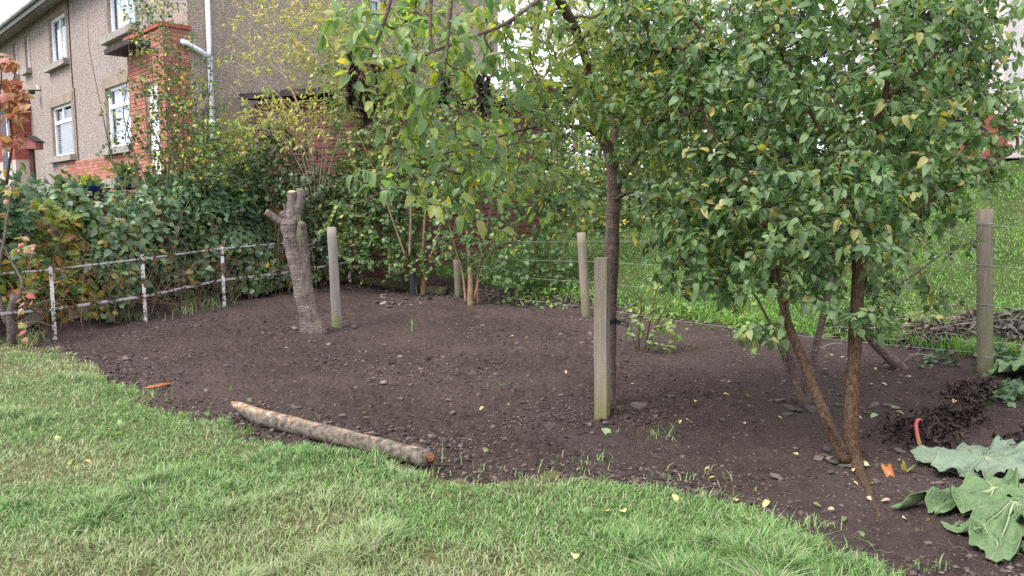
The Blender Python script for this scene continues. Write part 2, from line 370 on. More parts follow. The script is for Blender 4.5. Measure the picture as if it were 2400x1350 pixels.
M_LF_TAN = leaf_mat('fallen tan leaf', [(0, g(.42, .22, .12)), (.5, g(.40, .30, .18)), (1, g(.50, .42, .30))], trans=.1, back=(.45, .35, .25, 1))
M_LF_PALE = leaf_mat('fallen pale green leaf', [(0, g(.22, .32, .15)), (1, g(.34, .38, .22))], trans=.15, back=(.42, .48, .32, 1))
M_BERRY = flat('red berry', (.42, .02, .02), .4, .5, .2, 5, 0)

# ------------------------------------------------------------------ leaf shapes (unit length, along +X, normal +Z)
def tpl_oval(w=.27, curl=.18, fold=.10, twist=0.0, lite=False):
    rows = [(.0, .04), (.14, w * .68), (.44, w * 1.04), (.76, w * .82)] if lite else [(.0, .02), (.18, w * .72), (.42, w), (.70, w * .80), (.90, w * .34)]
    V = []; F = []
    for t, ww in rows:
        z = -curl * t * t * 1.3 + .05 * math.sin(t * 5)
        tw = twist * (t - .4)
        for sgn in (-1, 0, 1):
            V.append((t, sgn * ww, z + (fold * ww / w if sgn else 0) + sgn * tw * ww))
    V.append((1.0, 0, -curl * 1.35)); n = len(rows)
    for i in range(n - 1):
        a = i * 3; F += [(a, a + 1, a + 4), (a, a + 4, a + 3), (a + 1, a + 2, a + 5), (a + 1, a + 5, a + 4)]
    a = (n - 1) * 3; F += [(a, a + 1, a + 3 + 0), (a + 1, a + 2, a + 3)]
    return np.array(V), np.array(F)
def tpl_small(w=.33, curl=.15, fold=.08):
    V = [(0, 0, 0), (.35, -w, fold), (.4, 0, 0), (.35, w, fold), (.75, -w * .7, fold - curl * .5), (.75, w * .7, fold - curl * .5), (1, 0, -curl)]
    F = [(0, 1, 2), (0, 2, 3), (1, 4, 2), (2, 5, 3), (2, 4, 6), (2, 6, 5)]
    return np.array(V), np.array(F)
def tpl_lobed():
    pts = [(0, 0), (.12, -.22), (.02, -.48), (.30, -.34), (.42, -.56), (.56, -.26), (.66, -.30), (1.0, 0)]
    out = pts + [(x, -y) for x, y in reversed(pts[1:-1])]
    V = [(.34, 0, .06)] + [(x, y, -.10 * (abs(y) * 1.6) ** 2 - .10 * x * x) for x, y in out]
    n = len(out); F = [(0, 1 + i, 1 + (i + 1) % n) for i in range(n)]
    return np.array(V), np.array(F)
TPL = {'plum': [tpl_oval(.27, .22, .09), tpl_oval(.30, .40, .05, .5), tpl_oval(.25, .12, .13, -.4), tpl_oval(.31, .55, .12, .2)],
       'mid': [tpl_oval(.36, .35, .10, 0, True), tpl_oval(.40, .7, .08, .4, True), tpl_oval(.33, .2, .16, -.4, True), tpl_oval(.38, 1.0, .2, .3, True), tpl_oval(.34, .55, .05, -.8, True)],
       'broad': [tpl_oval(.38, .2, .10), tpl_oval(.36, .32, .05, .3)],
       'small': [tpl_small(), tpl_small(.36, .3, .12)], 'round': [tpl_small(.42, .1, .05), tpl_small(.45, .2, .09)],
       'narrow': [tpl_small(.19, .2, .05), tpl_small(.16, .35, .04)],
       'lobed': [tpl_lobed()], 'shrivel': [tpl_oval(.22, .9, .35, 1.2), tpl_oval(.3, .6, .5, -1.0)]}
_leafmesh = {}
def leaf_mesh(kind, j, mat):
    k = (kind, j, mat.name)
    if k not in _leafmesh:
        V, F = TPL[kind][j]; _leafmesh[k] = np_mesh('leaf', V, F, mat, {'rnd': np.zeros(len(V))}, True)
    return _leafmesh[k]
def frames(d, nrm):
    d = unit(d); n = nrm - d * (d * nrm).sum(1, keepdims=True); n = unit(n); b = np.cross(n, d)
    return np.stack([d, b, n], 1)                      # rows: x,y,z axes
def foliage(root, P, D, Nn, size, kind, mat, parts=300, name='leaf', mass='foliage', rnd=None, rng=RNG):
    """the leaves that show largest become parts, the rest one mass"""
    P = np.asarray(P); n = len(P)
    if n == 0: return
    R = frames(np.asarray(D), np.asarray(Nn)); size = np.broadcast_to(size, (n,))
    rnd = np.clip(.62 * rng.random(n) + .95 * (vnoise(P[:, 0] * 2.6 + 3 * P[:, 2], P[:, 1] * 2.6 + 2.1 * P[:, 2], 77) - .3), 0, .999) if rnd is None else rnd  # position noise paints lighter and shadier clumps into the leaf colour
    rnd = np.where(rng.random(n) < .10, rng.random(n), rnd)
    var = rng.integers(0, len(TPL[kind]), n)
    px, py, dep = proj(P); vis = (px > 0) & (px < 2400) & (py > 0) & (py < 1350)
    app = np.where(vis, size / dep, 0) * rng.uniform(.8, 1.2, n)
    order = np.argsort(-app); sel = order[:parts]; sel = sel[app[sel] * FPX > 9]
    base = np.array(wloc(root)); mask = np.ones(n, bool); mask[sel] = False
    for i in sel:
        o = bpy.data.objects.new(name, leaf_mesh(kind, int(var[i]), mat)); COL.objects.link(o); o.parent = root
        M = Matrix.Identity(4); A = R[i].T * size[i]
        for r in range(3):
            for c in range(3): M[r][c] = A[r, c]
            M[r][3] = P[i][r] - base[r]
        o.matrix_basis = M
    VV, FF, RR = [], [], []; off = 0
    for j in range(len(TPL[kind])):
        ids = np.where(mask & (var == j))[0]
        if len(ids) == 0: continue
        V, F = TPL[kind][j]
        W = np.einsum('vk,nkc->nvc', V, R[ids]) * size[ids][:, None, None] + P[ids][:, None, :] - base
        k = len(V); VV.append(W.reshape(-1, 3)); RR.append(np.repeat(rnd[ids], k))
        FF.append((F[None] + (np.arange(len(ids)) * k)[:, None, None]).reshape(-1, 3) + off); off += len(ids) * k
    if VV:
        me = np_mesh(mass, np.concatenate(VV), np.concatenate(FF), mat, {'rnd': np.concatenate(RR)})
        link(mass, me, root, kind='stuff')

# ------------------------------------------------------------------ plants
def resample(pts, step):
    pts = np.asarray(pts, float); seg = np.linalg.norm(np.diff(pts[:, :3], axis=0), axis=1); L = np.concatenate([[0], np.cumsum(seg)])
    n = max(2, int(L[-1] / step) + 1); s = np.linspace(0, L[-1], n)
    # smooth (Catmull-like) by interpolating then averaging
    out = np.stack([np.interp(s, L, pts[:, k]) for k in range(pts.shape[1])], 1)
    for _ in range(2):
        if n > 3: out[1:-1] = .25 * out[:-2] + .5 * out[1:-1] + .25 * out[2:]
    return out
def grow(paths, targets, rng, step=.1, wob=.10, droop=0.0, rt=.002, k=2.2, free=.35, bias=0.35):
    """paths: arrays (n,4) xyz+radius. returns twigs: list of (pts, radii)"""
    N = sum(len(p) for p in paths) + int(sum(0 for _ in targets)) + len(targets) * 60 + 10
    P = np.zeros((N, 3)); par = np.full(N, -1); root = np.zeros(N, bool); rr = np.zeros(N); ok = np.zeros(N, bool); dirs = np.zeros((N, 3)); n = 0
    for p in paths:
        m = len(p); P[n:n + m] = p[:, :3]; rr[n:n + m] = p[:, 3]; root[n:n + m] = True
        f = 0 if free < 0 else int(free * m) if p[0][2] < 1.0 else 1
        ok[n + f:n + m] = True; dirs[n:n + m] = unit(np.gradient(p[:, :3], axis=0))
        par[n + 1:n + m] = np.arange(n, n + m - 1); n += m
    rootP = P[:n][ok[:n]]
    T = np.asarray(targets); d0 = np.min(np.linalg.norm(T[:, None] - rootP[None], axis=2), axis=1); T = T[np.argsort(d0)]
    twigs = []
    depth = np.zeros(N)
    for t in T:
        d = np.linalg.norm(P[:n] - t, axis=1) + bias * depth[:n] * .15; d[~ok[:n]] = 1e9
        i = int(np.argmin(d)); st = P[i]; v = t - st; L = np.linalg.norm(v)
        if L < step * .8: continue
        m = max(3, min(50, int(L / step))); tan = unit(dirs[i] + .8 * unit(v)) 
        c = st + tan * L * .42 + np.array([0, 0, -droop * L * .0])
        s = np.linspace(0, 1, m + 1)[1:, None]
        pts = (1 - s) ** 2 * st + 2 * s * (1 - s) * c + s * s * t
        pts[:, 2] += droop * L * (s[:, 0] * (1 - s[:, 0])) * 1.2
        w = np.cumsum(rng.normal(0, wob * step * .6, (m, 3)), 0); w -= s * w[-1]; pts = pts + w
        ids = np.arange(n, n + m); P[ids] = pts; par[ids[0]] = i; par[ids[1:]] = ids[:-1]; ok[ids] = True
        dirs[ids] = unit(np.gradient(np.vstack([st, pts]), axis=0))[1:]
        depth[ids] = depth[i] + np.arange(1, m + 1) * step
        n += m; twigs.append((i, ids))
    tips = np.zeros(n); 
    for i, ids in twigs: tips[ids[-1]] += 1
    for j in range(n - 1, -1, -1):
        if par[j] >= 0 and not root[j]: tips[par[j]] += tips[j] if not root[par[j]] else 0
    R = rt * np.maximum(tips, 1) ** (1 / k)
    R[root[:n]] = rr[:n][root[:n]]
    out = []
    for i, ids in twigs:
        q = np.concatenate([[i], ids]); r = R[q].copy(); r[0] = min(r[0], r[1] * 1.25); r[-1] *= .6
        out.append((P[q], r))
    return out
def blob_targets(blobs, rng):
    """blobs: (px, py, Y, rx_px, ry_px, depth m, count) -> world points spread through those volumes"""
    T = []
    for px, py, Y, rx, ry, dY, n in blobs:
        u = rng.normal(0, 1, (n, 3)); u = unit(u) * rng.random((n, 1)) ** .4
        u = u * np.where(rng.random((n, 1)) < .09, 1.38, 1.0)
        for a in u: T.append(at(px + a[0] * rx, py + a[1] * ry, Y + a[2] * dY))
    return np.array(T)
def leaves_on(twigs, rng, sp=.05, last=.5, droop=.4, out=.8, tip=2, size=.09, sv=.3):
    P, D, Nn = [], [], []
    for pts, r in twigs:
        seg = np.linalg.norm(np.diff(pts, axis=0), axis=1); L = np.concatenate([[0], np.cumsum(seg)])
        s = np.arange(max(0, L[-1] - last), L[-1] - .005, sp * rng.uniform(.8, 1.2))
        if len(s): s = s + rng.uniform(-.3, .3, len(s)) * sp
        s = np.concatenate([s, np.full(tip, L[-1])]); s = np.clip(s, 0, L[-1])
        q = np.stack([np.interp(s, L, pts[:, k]) for k in range(3)], 1)
        t = unit(pts[-1] - pts[max(0, len(pts) - 3)]); rv = rng.normal(0, 1, (len(s), 3)); rv -= (rv @ t)[:, None] * t; rv = unit(rv)
        d = unit(.55 * t + out * rv + np.array([0, 0, -droop]) * rng.uniform(.3, 1.6, (len(s), 1)))
        nn = unit(np.array([0, 0, 1.0]) + .55 * rng.normal(0, 1, (len(s), 3)) + np.array([0, -.35, 0]))
        P.append(q + d * .012); D.append(d); Nn.append(nn)
    P = np.concatenate(P); D = np.concatenate(D); Nn = np.concatenate(Nn)
    if callable(size): size = size(P)
    return P, D, Nn, size * rng.uniform(1 - sv, 1 + sv, len(P))
def pathpx(pts, step=.08):
    """pts: (px, py, Y, radius m)"""
    return resample(np.array([[*at(a, b, Y), r] for a, b, Y, r in pts]), step)
def twig_mesh(root, twigs, mat, name='twigs', nmin=3):
    mb = MB()
    for p, r in twigs: mb.tube(p, r, 5 if r[0] > .008 else nmin, cap=False)
    return mb.build(name, mat, root, True, kind='stuff')
def plant(name, label, cat, base, paths, blobs, bark, twm, leafkind, leafmat, size, rng_seed, sp=.05, last=.5, droop=.4, parts=300, group=None,
          step=.1, wob=.1, bow=0.1, rt=.002, free=.35, rough=.12, first='trunk', more='limb', tip=2, out=.8, nseg=9, sv=.3, extra=None):
    rng = np.random.default_rng(rng_seed)
    root = thing(name, label, cat, base, group)
    for i, p in enumerate(paths):
        mb = MB(); mb.tube(p[:, :3], p[:, 3], nseg if p[0][3] > .012 else 5, True, rough, i + rng_seed)
        mb.build(first if i == 0 else more, bark, root, True)
    T = blob_targets(blobs, rng)
    tw = grow(paths, T, rng, step, wob, bow, rt, free=free)
    twig_mesh(root, tw, twm)
    P, D, Nn, sz = leaves_on(tw, rng, sp, last, droop, out, tip, size, sv)
    foliage(root, P, D, Nn, sz, leafkind, leafmat, parts, rng=rng)
    return root, tw

# ================================================================== GROUND
def bed_grid(na, ny, a0, a1, y0, y1):
    a = np.linspace(a0, a1, na); y = np.geomspace(y0, y1, ny); A, Y = np.meshgrid(a, y); return A * Y, Y
BORD_X = np.array([-900, -200, 0, 120, 215, 260, 330, 420, 560, 760, 1000, 1060, 1200, 1430, 1590, 1700, 1830, 1950, 2060, 2200, 2600, 3200])
BORD_Y = np.array([790, 808, 815, 828, 850, 905, 940, 975, 1012, 1060, 1108, 1135, 1152, 1140, 1150, 1182, 1240, 1300, 1345, 1440, 1800, 2500])
def lawn_d(x, y):
    """how far inside the mown lawn a point lies (picture pixels of the border drawn at ground height 0)"""
    px, py, _ = proj(np.stack([x, y, np.zeros_like(x)], -1))
    n = (vnoise(x * 3.1, y * 3.1, 3) - .5) * 38 + (vnoise(x * 11, y * 11, 4) - .5) * 30
    return py - np.interp(px, BORD_X, BORD_Y) + n
def soil_disp(x, y):
    d = .050 * (vnoise(x * .9, y * .9, 1) - .5) + .035 * (vnoise(x * 3.3, y * 3.3, 2) - .5)
    b = vnoise(x * 11, y * 11, 5); d += .026 * (b - .5) + .026 * (vnoise(x * 26, y * 26, 6) - .5) 
    d += .020 * (np.abs(vnoise(x * 41, y * 41, 7) - .5) * 2 - .5) + .014 * (vnoise(x * 80, y * 80, 8) - .5)
    return d
X, Y = bed_grid(820, 430, -.92, .92, 2.4, 16.0)
LD = lawn_d(X, Y)
smooth_right = sstep(1350, 1750, proj(np.stack([X, Y, 0 * X], -1))[0])     # raked smoother near the right-hand trees
Z = H(X, Y) + soil_disp(X, Y) * (1 - .45 * smooth_right) - .08 * sstep(-10, 40, LD)
idx = np.arange(X.size).reshape(X.shape)
F4 = np.stack([idx[:-1, :-1], idx[:-1, 1:], idx[1:, 1:], idx[1:, :-1]], -1)
keep = (fence_t(X, Y)[:-1, :-1] < .3) & (LD[:-1, :-1] < 70)
me = np_mesh('soil_bed', np.stack([X, Y, Z], -1).reshape(-1, 3), F4[keep].reshape(-1, 4), M_SOIL)
tag(link('soil_bed', me), 'freshly dug dark soil bed across the middle of the garden', kind='structure')
# mown lawn sheet
ZL = H(X, Y) + .022 * (vnoise(X * 1.3, Y * 1.3, 9) - .5) + .02 * (vnoise(X * 6, Y * 6, 10) - .5) + np.clip(LD / 28, -1.2, 1) * .030
sl2 = (slice(None, None, 2), slice(None, None, 2)); XL, YL, LL = X[sl2], Y[sl2], LD[sl2]; ZL = ZL[sl2]; il = np.arange(XL.size).reshape(XL.shape); F4 = np.stack([il[:-1, :-1], il[:-1, 1:], il[1:, 1:], il[1:, :-1]], -1)
keepL = (LL[:-1, :-1] > -24) & (YL[:-1, :-1] < 9.6)
me = np_mesh('lawn', np.stack([XL, YL, ZL], -1).reshape(-1, 3), F4[keepL].reshape(-1, 4), M_TURF)
tag(link('lawn', me), 'mown lawn in front of the soil bed', kind='structure')
# far ground and neighbouring lawn
gx = np.concatenate([np.linspace(-90, -14, 20), np.linspace(-13, 16, 88), np.linspace(17, 90, 20)])
gy = np.concatenate([np.linspace(-30, 1, 8), np.linspace(1.5, 24, 80), np.linspace(26, 200, 24)])
GX, GY = np.meshgrid(gx, gy)
GZ = H(GX, GY) - .14 * (1 - sstep(-.2, .5, fence_t(GX, GY))) + .05 * (vnoise(GX * 1.5, GY * 1.5, 12) - .5) * sstep(.4, 1.5, fence_t(GX, GY))
gi = np.arange(GX.size).reshape(GX.shape); GF = np.stack([gi[:-1, :-1], gi[:-1, 1:], gi[1:, 1:], gi[1:, :-1]], -1).reshape(-1, 4)
def _grd():
    m = Mat('ground'); v = m.co(); c = m.ramp(m.noise(2.5, 6, .7, v), [(.35, (.035, .045, .02)), (.65, (.075, .085, .033))])
    m.bump(m.noise(30, 4, .7, v), .8, .03); return m.fin(c, .95, .1)
tag(link('ground', np_mesh('ground', np.stack([GX, GY, GZ], -1).reshape(-1, 3), GF, _grd())), 'rough ground under the shrubs and the neighbouring garden', kind='structure')

def blades(pts, hgt, wid, rng, lean=.5, patch=None, rnd=None):
    n = len(pts); az = rng.uniform(0, 2 * math.pi, n); d = np.stack([np.cos(az), np.sin(az), 0 * az], 1)
    az2 = az + math.pi / 2 + rng.normal(0, .5, n); w = np.stack([np.cos(az2), np.sin(az2), 0 * az], 1) * (wid[:, None] / 2)
    le = lean * np.abs(rng.normal(.6, .5, n))[:, None] * hgt[:, None]
    up = np.array([0, 0, 1.0]) * hgt[:, None]
    m = pts + d * le * .35 + up * .6; t = pts + d * le * 1.1 + up * np.clip(1 - .25 * lean * rng.random((n, 1)), .4, 1)
    V = np.stack([pts - w, pts + w, m - w * .8, m + w * .8, t], 1).reshape(-1, 3)
    F = np.array([(0, 1, 3), (0, 3, 2), (2, 3, 4)])
    FF = (F[None] + (np.arange(n) * 5)[:, None, None]).reshape(-1, 3)
    rnd = rng.random(n) if rnd is None else rnd
    return V, FF, {'rnd': np.repeat(rnd, 5), 'patch': np.repeat(patch if patch is not None else np.zeros(n), 5)}
def lawn_grass():
    rng = np.random.default_rng(3); n = 330000
    Yv = 1 / np.sqrt(rng.uniform(1 / 9.6 ** 2, 1 / 2.5 ** 2, n) * 1.0) if False else np.exp(rng.uniform(math.log(2.6), math.log(9.4), n))
    a = rng.uniform(-.80, .80, n); x = a * Yv; y = Yv
    ld = lawn_d(x, y); k = (ld > rng.normal(4, 14, n)) | ((ld > -70) & (rng.random(n) < .05 * (1 + ld / 70))); x, y, ld = x[k], y[k], ld[k]
    tuft = vnoise(x * 2.3, y * 2.3, 21); tuft2 = vnoise(x * 8, y * 8, 22)
    bare = vnoise(x * 1.1 + 4, y * 1.4, 23)
    k = rng.random(len(x)) < (.45 + .75 * tuft2) * np.where(bare > .68, .6, 1)
    x, y, tuft, tuft2, bare, ld = x[k], y[k], tuft[k], tuft2[k], bare[k], ld[k]
    z = H(x, y) + .022 * (vnoise(x * 1.3, y * 1.3, 9) - .5) + .02 * (vnoise(x * 6, y * 6, 10) - .5) + np.clip(ld / 28, -.6, 1) * .030 - .006
    px = proj(np.stack([x, y, z], -1))[0]
    h = .022 + .026 * tuft ** 2 + .09 * np.clip(tuft2 * tuft - .38, 0, 1) * 2 + rng.random(len(x)) ** 3 * .028
    h *= 1 + .6 * sstep(1300, 1900, px)
    h *= np.where(y > 7, .8, 1)
    patch = np.clip(.14 + 1.6 * (bare - .48) + .5 * (vnoise(x * 4, y * 4, 24) - .5) + .35 * sstep(1000, 200, px) - .35 * sstep(1300, 1800, px), 0, .9) * rng.uniform(.5, 1, len(x))
    patch = np.clip(patch + .8 * sstep(40, 0, ld) * sstep(7, 8.3, y), 0, 1)
    V, F, at_ = blades(np.stack([x, y, z], 1), h, (.0030 + .0008 * y) * rng.uniform(.7, 1.3, len(x)), rng, 1.0, patch)
    me = np_mesh('grass', V, F, M_GRASS, at_, False); tag(link('grass', me), 'short mown grass of the lawn in front', 'grass', kind='stuff')
lawn_grass()
def far_grass():
    rng = np.random.default_rng(4); n = 130000
    Yv = np.exp(rng.uniform(math.log(6.3), math.log(18), n)); a = rng.uniform(-.1, .85, n); x = a * Yv; y = Yv; t = fence_t(x, y)
    k = (t > .22 + .25 * vnoise(x * 2, y * 2, 30)) & (t < 8.9); x, y, t = x[k], y[k], t[k]
    z = H(x, y) + .05 * (vnoise(x * 1.5, y * 1.5, 12) - .5) * sstep(.4, 1.5, t) - .01
    tf = vnoise(x * 1.8, y * 1.8, 31)
    h = (.035 + .04 * tf ** 2 + .12 * sstep(1.0, .2, t) * tf) * rng.uniform(.6, 1.3, len(x))
    patch = np.clip(vnoise(x * .8, y * .8, 32) * 1.2 - .3, 0, 1)
    V, F, at_ = blades(np.stack([x, y, z], 1), h, .0011 * y * rng.uniform(.7, 1.3, len(x)), rng, 1.3, patch)
    tag(link('neighbour_grass', np_mesh('neighbour_grass', V, F, M_GRASS2, at_, False)), 'lush green grass on the slope beyond the wire fence', 'grass', kind='stuff')
far_grass()

def weeds():
    rng = np.random.default_rng(6); P = []
    for a, b, rx, ry, n in ((1540, 1015, 70, 20, 34), (1395, 1085, 70, 18, 34), (1270, 1120, 80, 14, 30), (1650, 1110, 80, 18, 30), (480, 715, 60, 12, 160), (280, 750, 110, 10, 160), (60, 800, 40, 16, 160), (960, 770, 20, 10, 7), (1170, 905, 25, 10, 8), (1900, 1235, 60, 14, 60), (2180, 1330, 60, 10, 30), (430, 735, 40, 8, 60)):
        for _ in range(n): P.append(G(a + rng.normal(0, rx * .5), b + rng.normal(0, ry * .5)))
    P = np.array(P); P[:, 2] = soil_z(P[:, 0], P[:, 1]); h = rng.uniform(.02, .07, len(P)) * np.where(P[:, 1] > 8.5, 2.6, 1)
    V, F, at_ = blades(P, h, .0035 + .0006 * P[:, 1], rng, 1.0, rng.random(len(P)) * .8); tag(link('weed_tufts', np_mesh('weed_tufts', V, F, M_GRASS, at_, False)), 'thin wisps of grass left growing in the soil', 'weeds', kind='stuff')
# soil clods, straw, pebbles, stones
def ico(sub=1):
    import bmesh
    bm = bmesh.new(); bmesh.ops.create_icosphere(bm, subdivisions=sub, radius=1)
    V = np.array([v.co[:] for v in bm.verts]); F = np.array([[v.index for v in f.verts] for f in bm.faces]); bm.free(); return V, F
I1, I2 = ico(1), ico(2)
I0 = (np.array([(1, 0, 0), (-1, 0, 0), (0, 1, 0), (0, -1, 0), (0, 0, 1), (0, 0, -1.0)]), np.array([(0, 2, 4), (2, 1, 4), (1, 3, 4), (3, 0, 4), (2, 0, 5), (1, 2, 5), (3, 1, 5), (0, 3, 5)]))
def soil_z(x, y):
    x = np.atleast_1d(np.asarray(x, float)); y = np.atleast_1d(np.asarray(y, float))
    sr = sstep(1350, 1750, proj(np.stack([x, y, 0 * x], -1))[0])
    return H(x, y) + soil_disp(x, y) * (1 - .45 * sr) - .08 * sstep(-10, 40, lawn_d(x, y))
def soil_points(n, rng, y0=3.0, y1=14, bias=None):
    Yv = np.exp(rng.uniform(math.log(y0), math.log(y1), n)); a = rng.uniform(-.75, .75, n); x = a * Yv; y = Yv
    k = (lawn_d(x, y) < -4) & (fence_t(x, y) < .1) & (rail_q(x, y) < .1)
    return x[k], y[k]
def lumps(name, n, lo, hi, mat, seed, label, cat, flat_=.65, pw=3, T=None):
    rng = np.random.default_rng(seed); x, y = soil_points(n, rng)
    px = proj(np.stack([x, y, 0 * x], -1))[0]; cl = np.clip(1.3 * (vnoise(x * 1.4, y * 1.4, 44) - .05), .3, 1.2) + sstep(-120, -10, lawn_d(x, y)) * .5; k = rng.random(len(x)) < cl * (1 - .6 * sstep(1450, 1800, px)); x, y, cl = x[k], y[k], cl[k]; m = len(x)
    s = (lo + (hi - lo) * rng.random(m) ** pw * np.clip(cl, .4, 1.5))[:, None] * rng.uniform(.6, 1.3, (m, 3)) * [1, 1, flat_]
    V, F = T or I1; D = 1 + rng.uniform(-.28, .28, (m, len(V), 1)); th = rng.uniform(0, 6.28, m); c, sn = np.cos(th), np.sin(th)
    W = V[None] * D * s[:, None, :]
    W = np.stack([W[..., 0] * c[:, None] - W[..., 1] * sn[:, None], W[..., 0] * sn[:, None] + W[..., 1] * c[:, None], W[..., 2]], -1)
    W += np.stack([x, y, soil_z(x, y) + s[:, 2] * .25], 1)[:, None]
    me = np_mesh(name, W.reshape(-1, 3), (F[None] + (np.arange(m) * len(V))[:, None, None]).reshape(-1, 3), mat, {'rnd': np.repeat(rng.random(m) * .6, len(V))}, False)
    tag(link(name, me), label, cat, kind='stuff')
weeds()
lumps('soil_crumbs', 95000, .005, .019, M_CLOD, 41, 'fine dark crumbs of soil covering the dug bed', 'soil', .75, 2, I0)
lumps('soil_clods', 9000, .012, .036, M_CLOD, 45, 'broken dark clods lying over the dug bed', 'soil', .7, 3)
lumps('pebbles', 1500, .004, .014, M_STN, 42, 'tiny pebbles mixed into the dug soil', 'pebbles', .7, 2)
def straw():
    rng = np.random.default_rng(43); x, y = soil_points(1500, rng); mb_v = []; 
    mb = MB()
    for a, b in zip(x, y):
        z = float(soil_z(a, b)[0]) + .008; th = rng.uniform(0, 6.28); L = rng.uniform(.02, .09) ; k = rng.uniform(-1.2, 1.2)
        p = np.array([[a, b, z]]); q = [p[0]]
        for s in range(3):
            th += k * .5; q.append(q[-1] + np.array([math.cos(th), math.sin(th), rng.uniform(-.1, .35) if s < 2 else -.4]) * L / 3)
        mb.tube(q, (.0006 + .00016 * b), 3, False)
    mb.build('dead_roots', flat('dry root', (.17, .12, .09), .9, .1, .5, 6, 0), kind='stuff')['label'] = 'dry roots and straw strewn over the soil'
straw()
STONEM = []
for j in range(7):
    rg = np.random.default_rng(60 + j); V, F = I2; V = V.copy()
    nrm = unit(rg.normal(0, 1, (10, 3)))
    for q in nrm: 
        dd = V @ q; lim = rg.uniform(.45, .8); V -= np.clip(dd - lim, 0, None)[:, None] * q
    V *= 1 + .05 * rg.normal(0, 1, (len(V), 1)); V *= [1, rg.uniform(.5, .9), rg.uniform(.3, .6)]
    STONEM.append(np_mesh('stone', V, F, M_STN, {'rnd': np.full(len(V), j / 7)}, False))
LANDMARKS = [(735, 782, 'the sawn stump'), (790, 768, 'the round post'), (1411, 978, 'the square stake'), (700, 1020, 'the fallen post'), (1000, 1100, 'the broken end of the fallen post'), (1105, 714, 'the tan stemmed shrub'), (1374, 742, 'the leaning fence post'),
             (1508, 826, 'the cut back sapling'), (1992, 1086, 'the front plum trunks'), (1878, 946, 'the rear plum trunk'), (2108, 862, 'the leaning stem'), (2308, 874, 'the mossy post'), (340, 762, 'the railing post by the plank'), (524, 712, 'the middle railing post'), (2170, 1010, 'the dark leaf heap'), (370, 912, 'the orange splinter'), (1110, 880, 'the pale rough stone')]
def where(px, py):
    q = G(px, py); best = min(LANDMARKS, key=lambda l: float(np.linalg.norm((G(l[0], l[1]) - q)[:2]))); d = (q - G(best[0], best[1]))[:2]; r = float(np.linalg.norm(d))
    far = 'just' if r < .45 else ('about a stride' if r < 1.1 else 'well')
    side = ('right of' if d[0] > 0 else 'left of') if abs(d[0]) > abs(d[1]) else ('behind' if d[1] > 0 else 'in front of')
    return far + ' ' + side + ' ' + best[2]
def put_stone(px, py, r, label, group, i=0, parent=None, lift=.2):
    p = G(px, py); z = float(soil_z(p[0], p[1])[0]) + r * lift
    o = link('stone', STONEM[i % 7], parent, (p[0], p[1], z)); o.scale = (r, r, r)
    o.rotation_euler = (random.uniform(-.3, .3), random.uniform(-.3, .3), random.uniform(0, 6.28))
    return tag(o, label, 'stone', group)
big_st = [(1110, 880, .07, 'pale rough stone lying alone in the middle of the bed'), (1498, 957, .10, 'flat dark grey slate leaning on soil right of the square stake'), (1290, 1000, .07, 'long dark stone in front of the square stake'),
          (690, 777, .06, 'angular brown stone at the left foot of the sawn stump'), (832, 770, .06, 'pale stone at the foot of the round post'), (2108, 1058, .05, 'grey pointed stone beside the heap of dead leaves'),
          (900, 902, .05, 'cream chunk of stone left of centre in the bed'), (1700, 893, .06, 'grey stone lying in bare soil left of the rear trunk')]
for i, (a, b, r, l) in enumerate(big_st):
    ob_ = put_stone(a, b, r, l, 'stones on the dug bed', i)
    if 'slate' in l: ob_.scale = (r * 1.1, r * .7, r * .42); ob_.rotation_euler = (.5, .25, .5)
cl1 = [(1830, 943, .06), (1852, 958, .06), (1845, 970, .05), (1872, 962, .05), (1905, 962, .07), (1935, 955, .055), (1960, 950, .05), (1985, 950, .055), (2018, 958, .05), (2050, 950, .045), (2078, 955, .05), (2100, 958, .04), (1808, 940, .04)]
for i, (a, b, r) in enumerate(cl1): put_stone(a, b, r, 'grey stone in the row round the rear plum trunk, ' + ('left end' if a < 1840 else 'before the trunk' if a < 1915 else 'between the rear and front trunks' if a < 1990 else 'right end'), 'stones round the rear plum trunk', i + 2)
cl2 = [(1938, 1053, .05), (1932, 1068, .055), (1918, 1072, .045), (1945, 1078, .05), (1955, 1082, .05), (1975, 1092, .045), (1998, 1094, .05), (1948, 1106, .035)]
for i, (a, b, r) in enumerate(cl2): put_stone(a, b, r * .85, 'rounded stone at the foot of the front plum, ' + ('left of the trunks on the pile' if a < 1950 else 'below the fork' if a < 1970 else 'against the root'), 'stones round the front plum trunk', i, lift=.45)
rs = np.random.default_rng(71)
for i in range(34):
    a, b = rs.normal(935, 46), rs.normal(706, 13); sz_ = rs.uniform(.025, .08); put_stone(a, b, sz_, ('big' if sz_ > .06 else 'middling' if sz_ > .042 else 'small') + ' stone in the heap below the mossy log, ' + ('left end' if a < 905 else 'right end' if a > 965 else 'middle') + (' back row' if b < 706 else ' front row'), 'stones heaped below the mossy log', i)
for i in range(80):
    a = rs.uniform(150, 1950); b = rs.uniform(735, 1130)
    p = G(a, b)
    if lawn_d(p[:1], p[1:2])[0] > -18: continue
    sz_ = rs.uniform(.014, .042); put_stone(a, b, sz_, ('tiny stone ' if sz_ < .024 else 'fist sized stone ' if sz_ > .035 else 'small stone ') + where(a, b), 'small stones strewn over the bed', i)

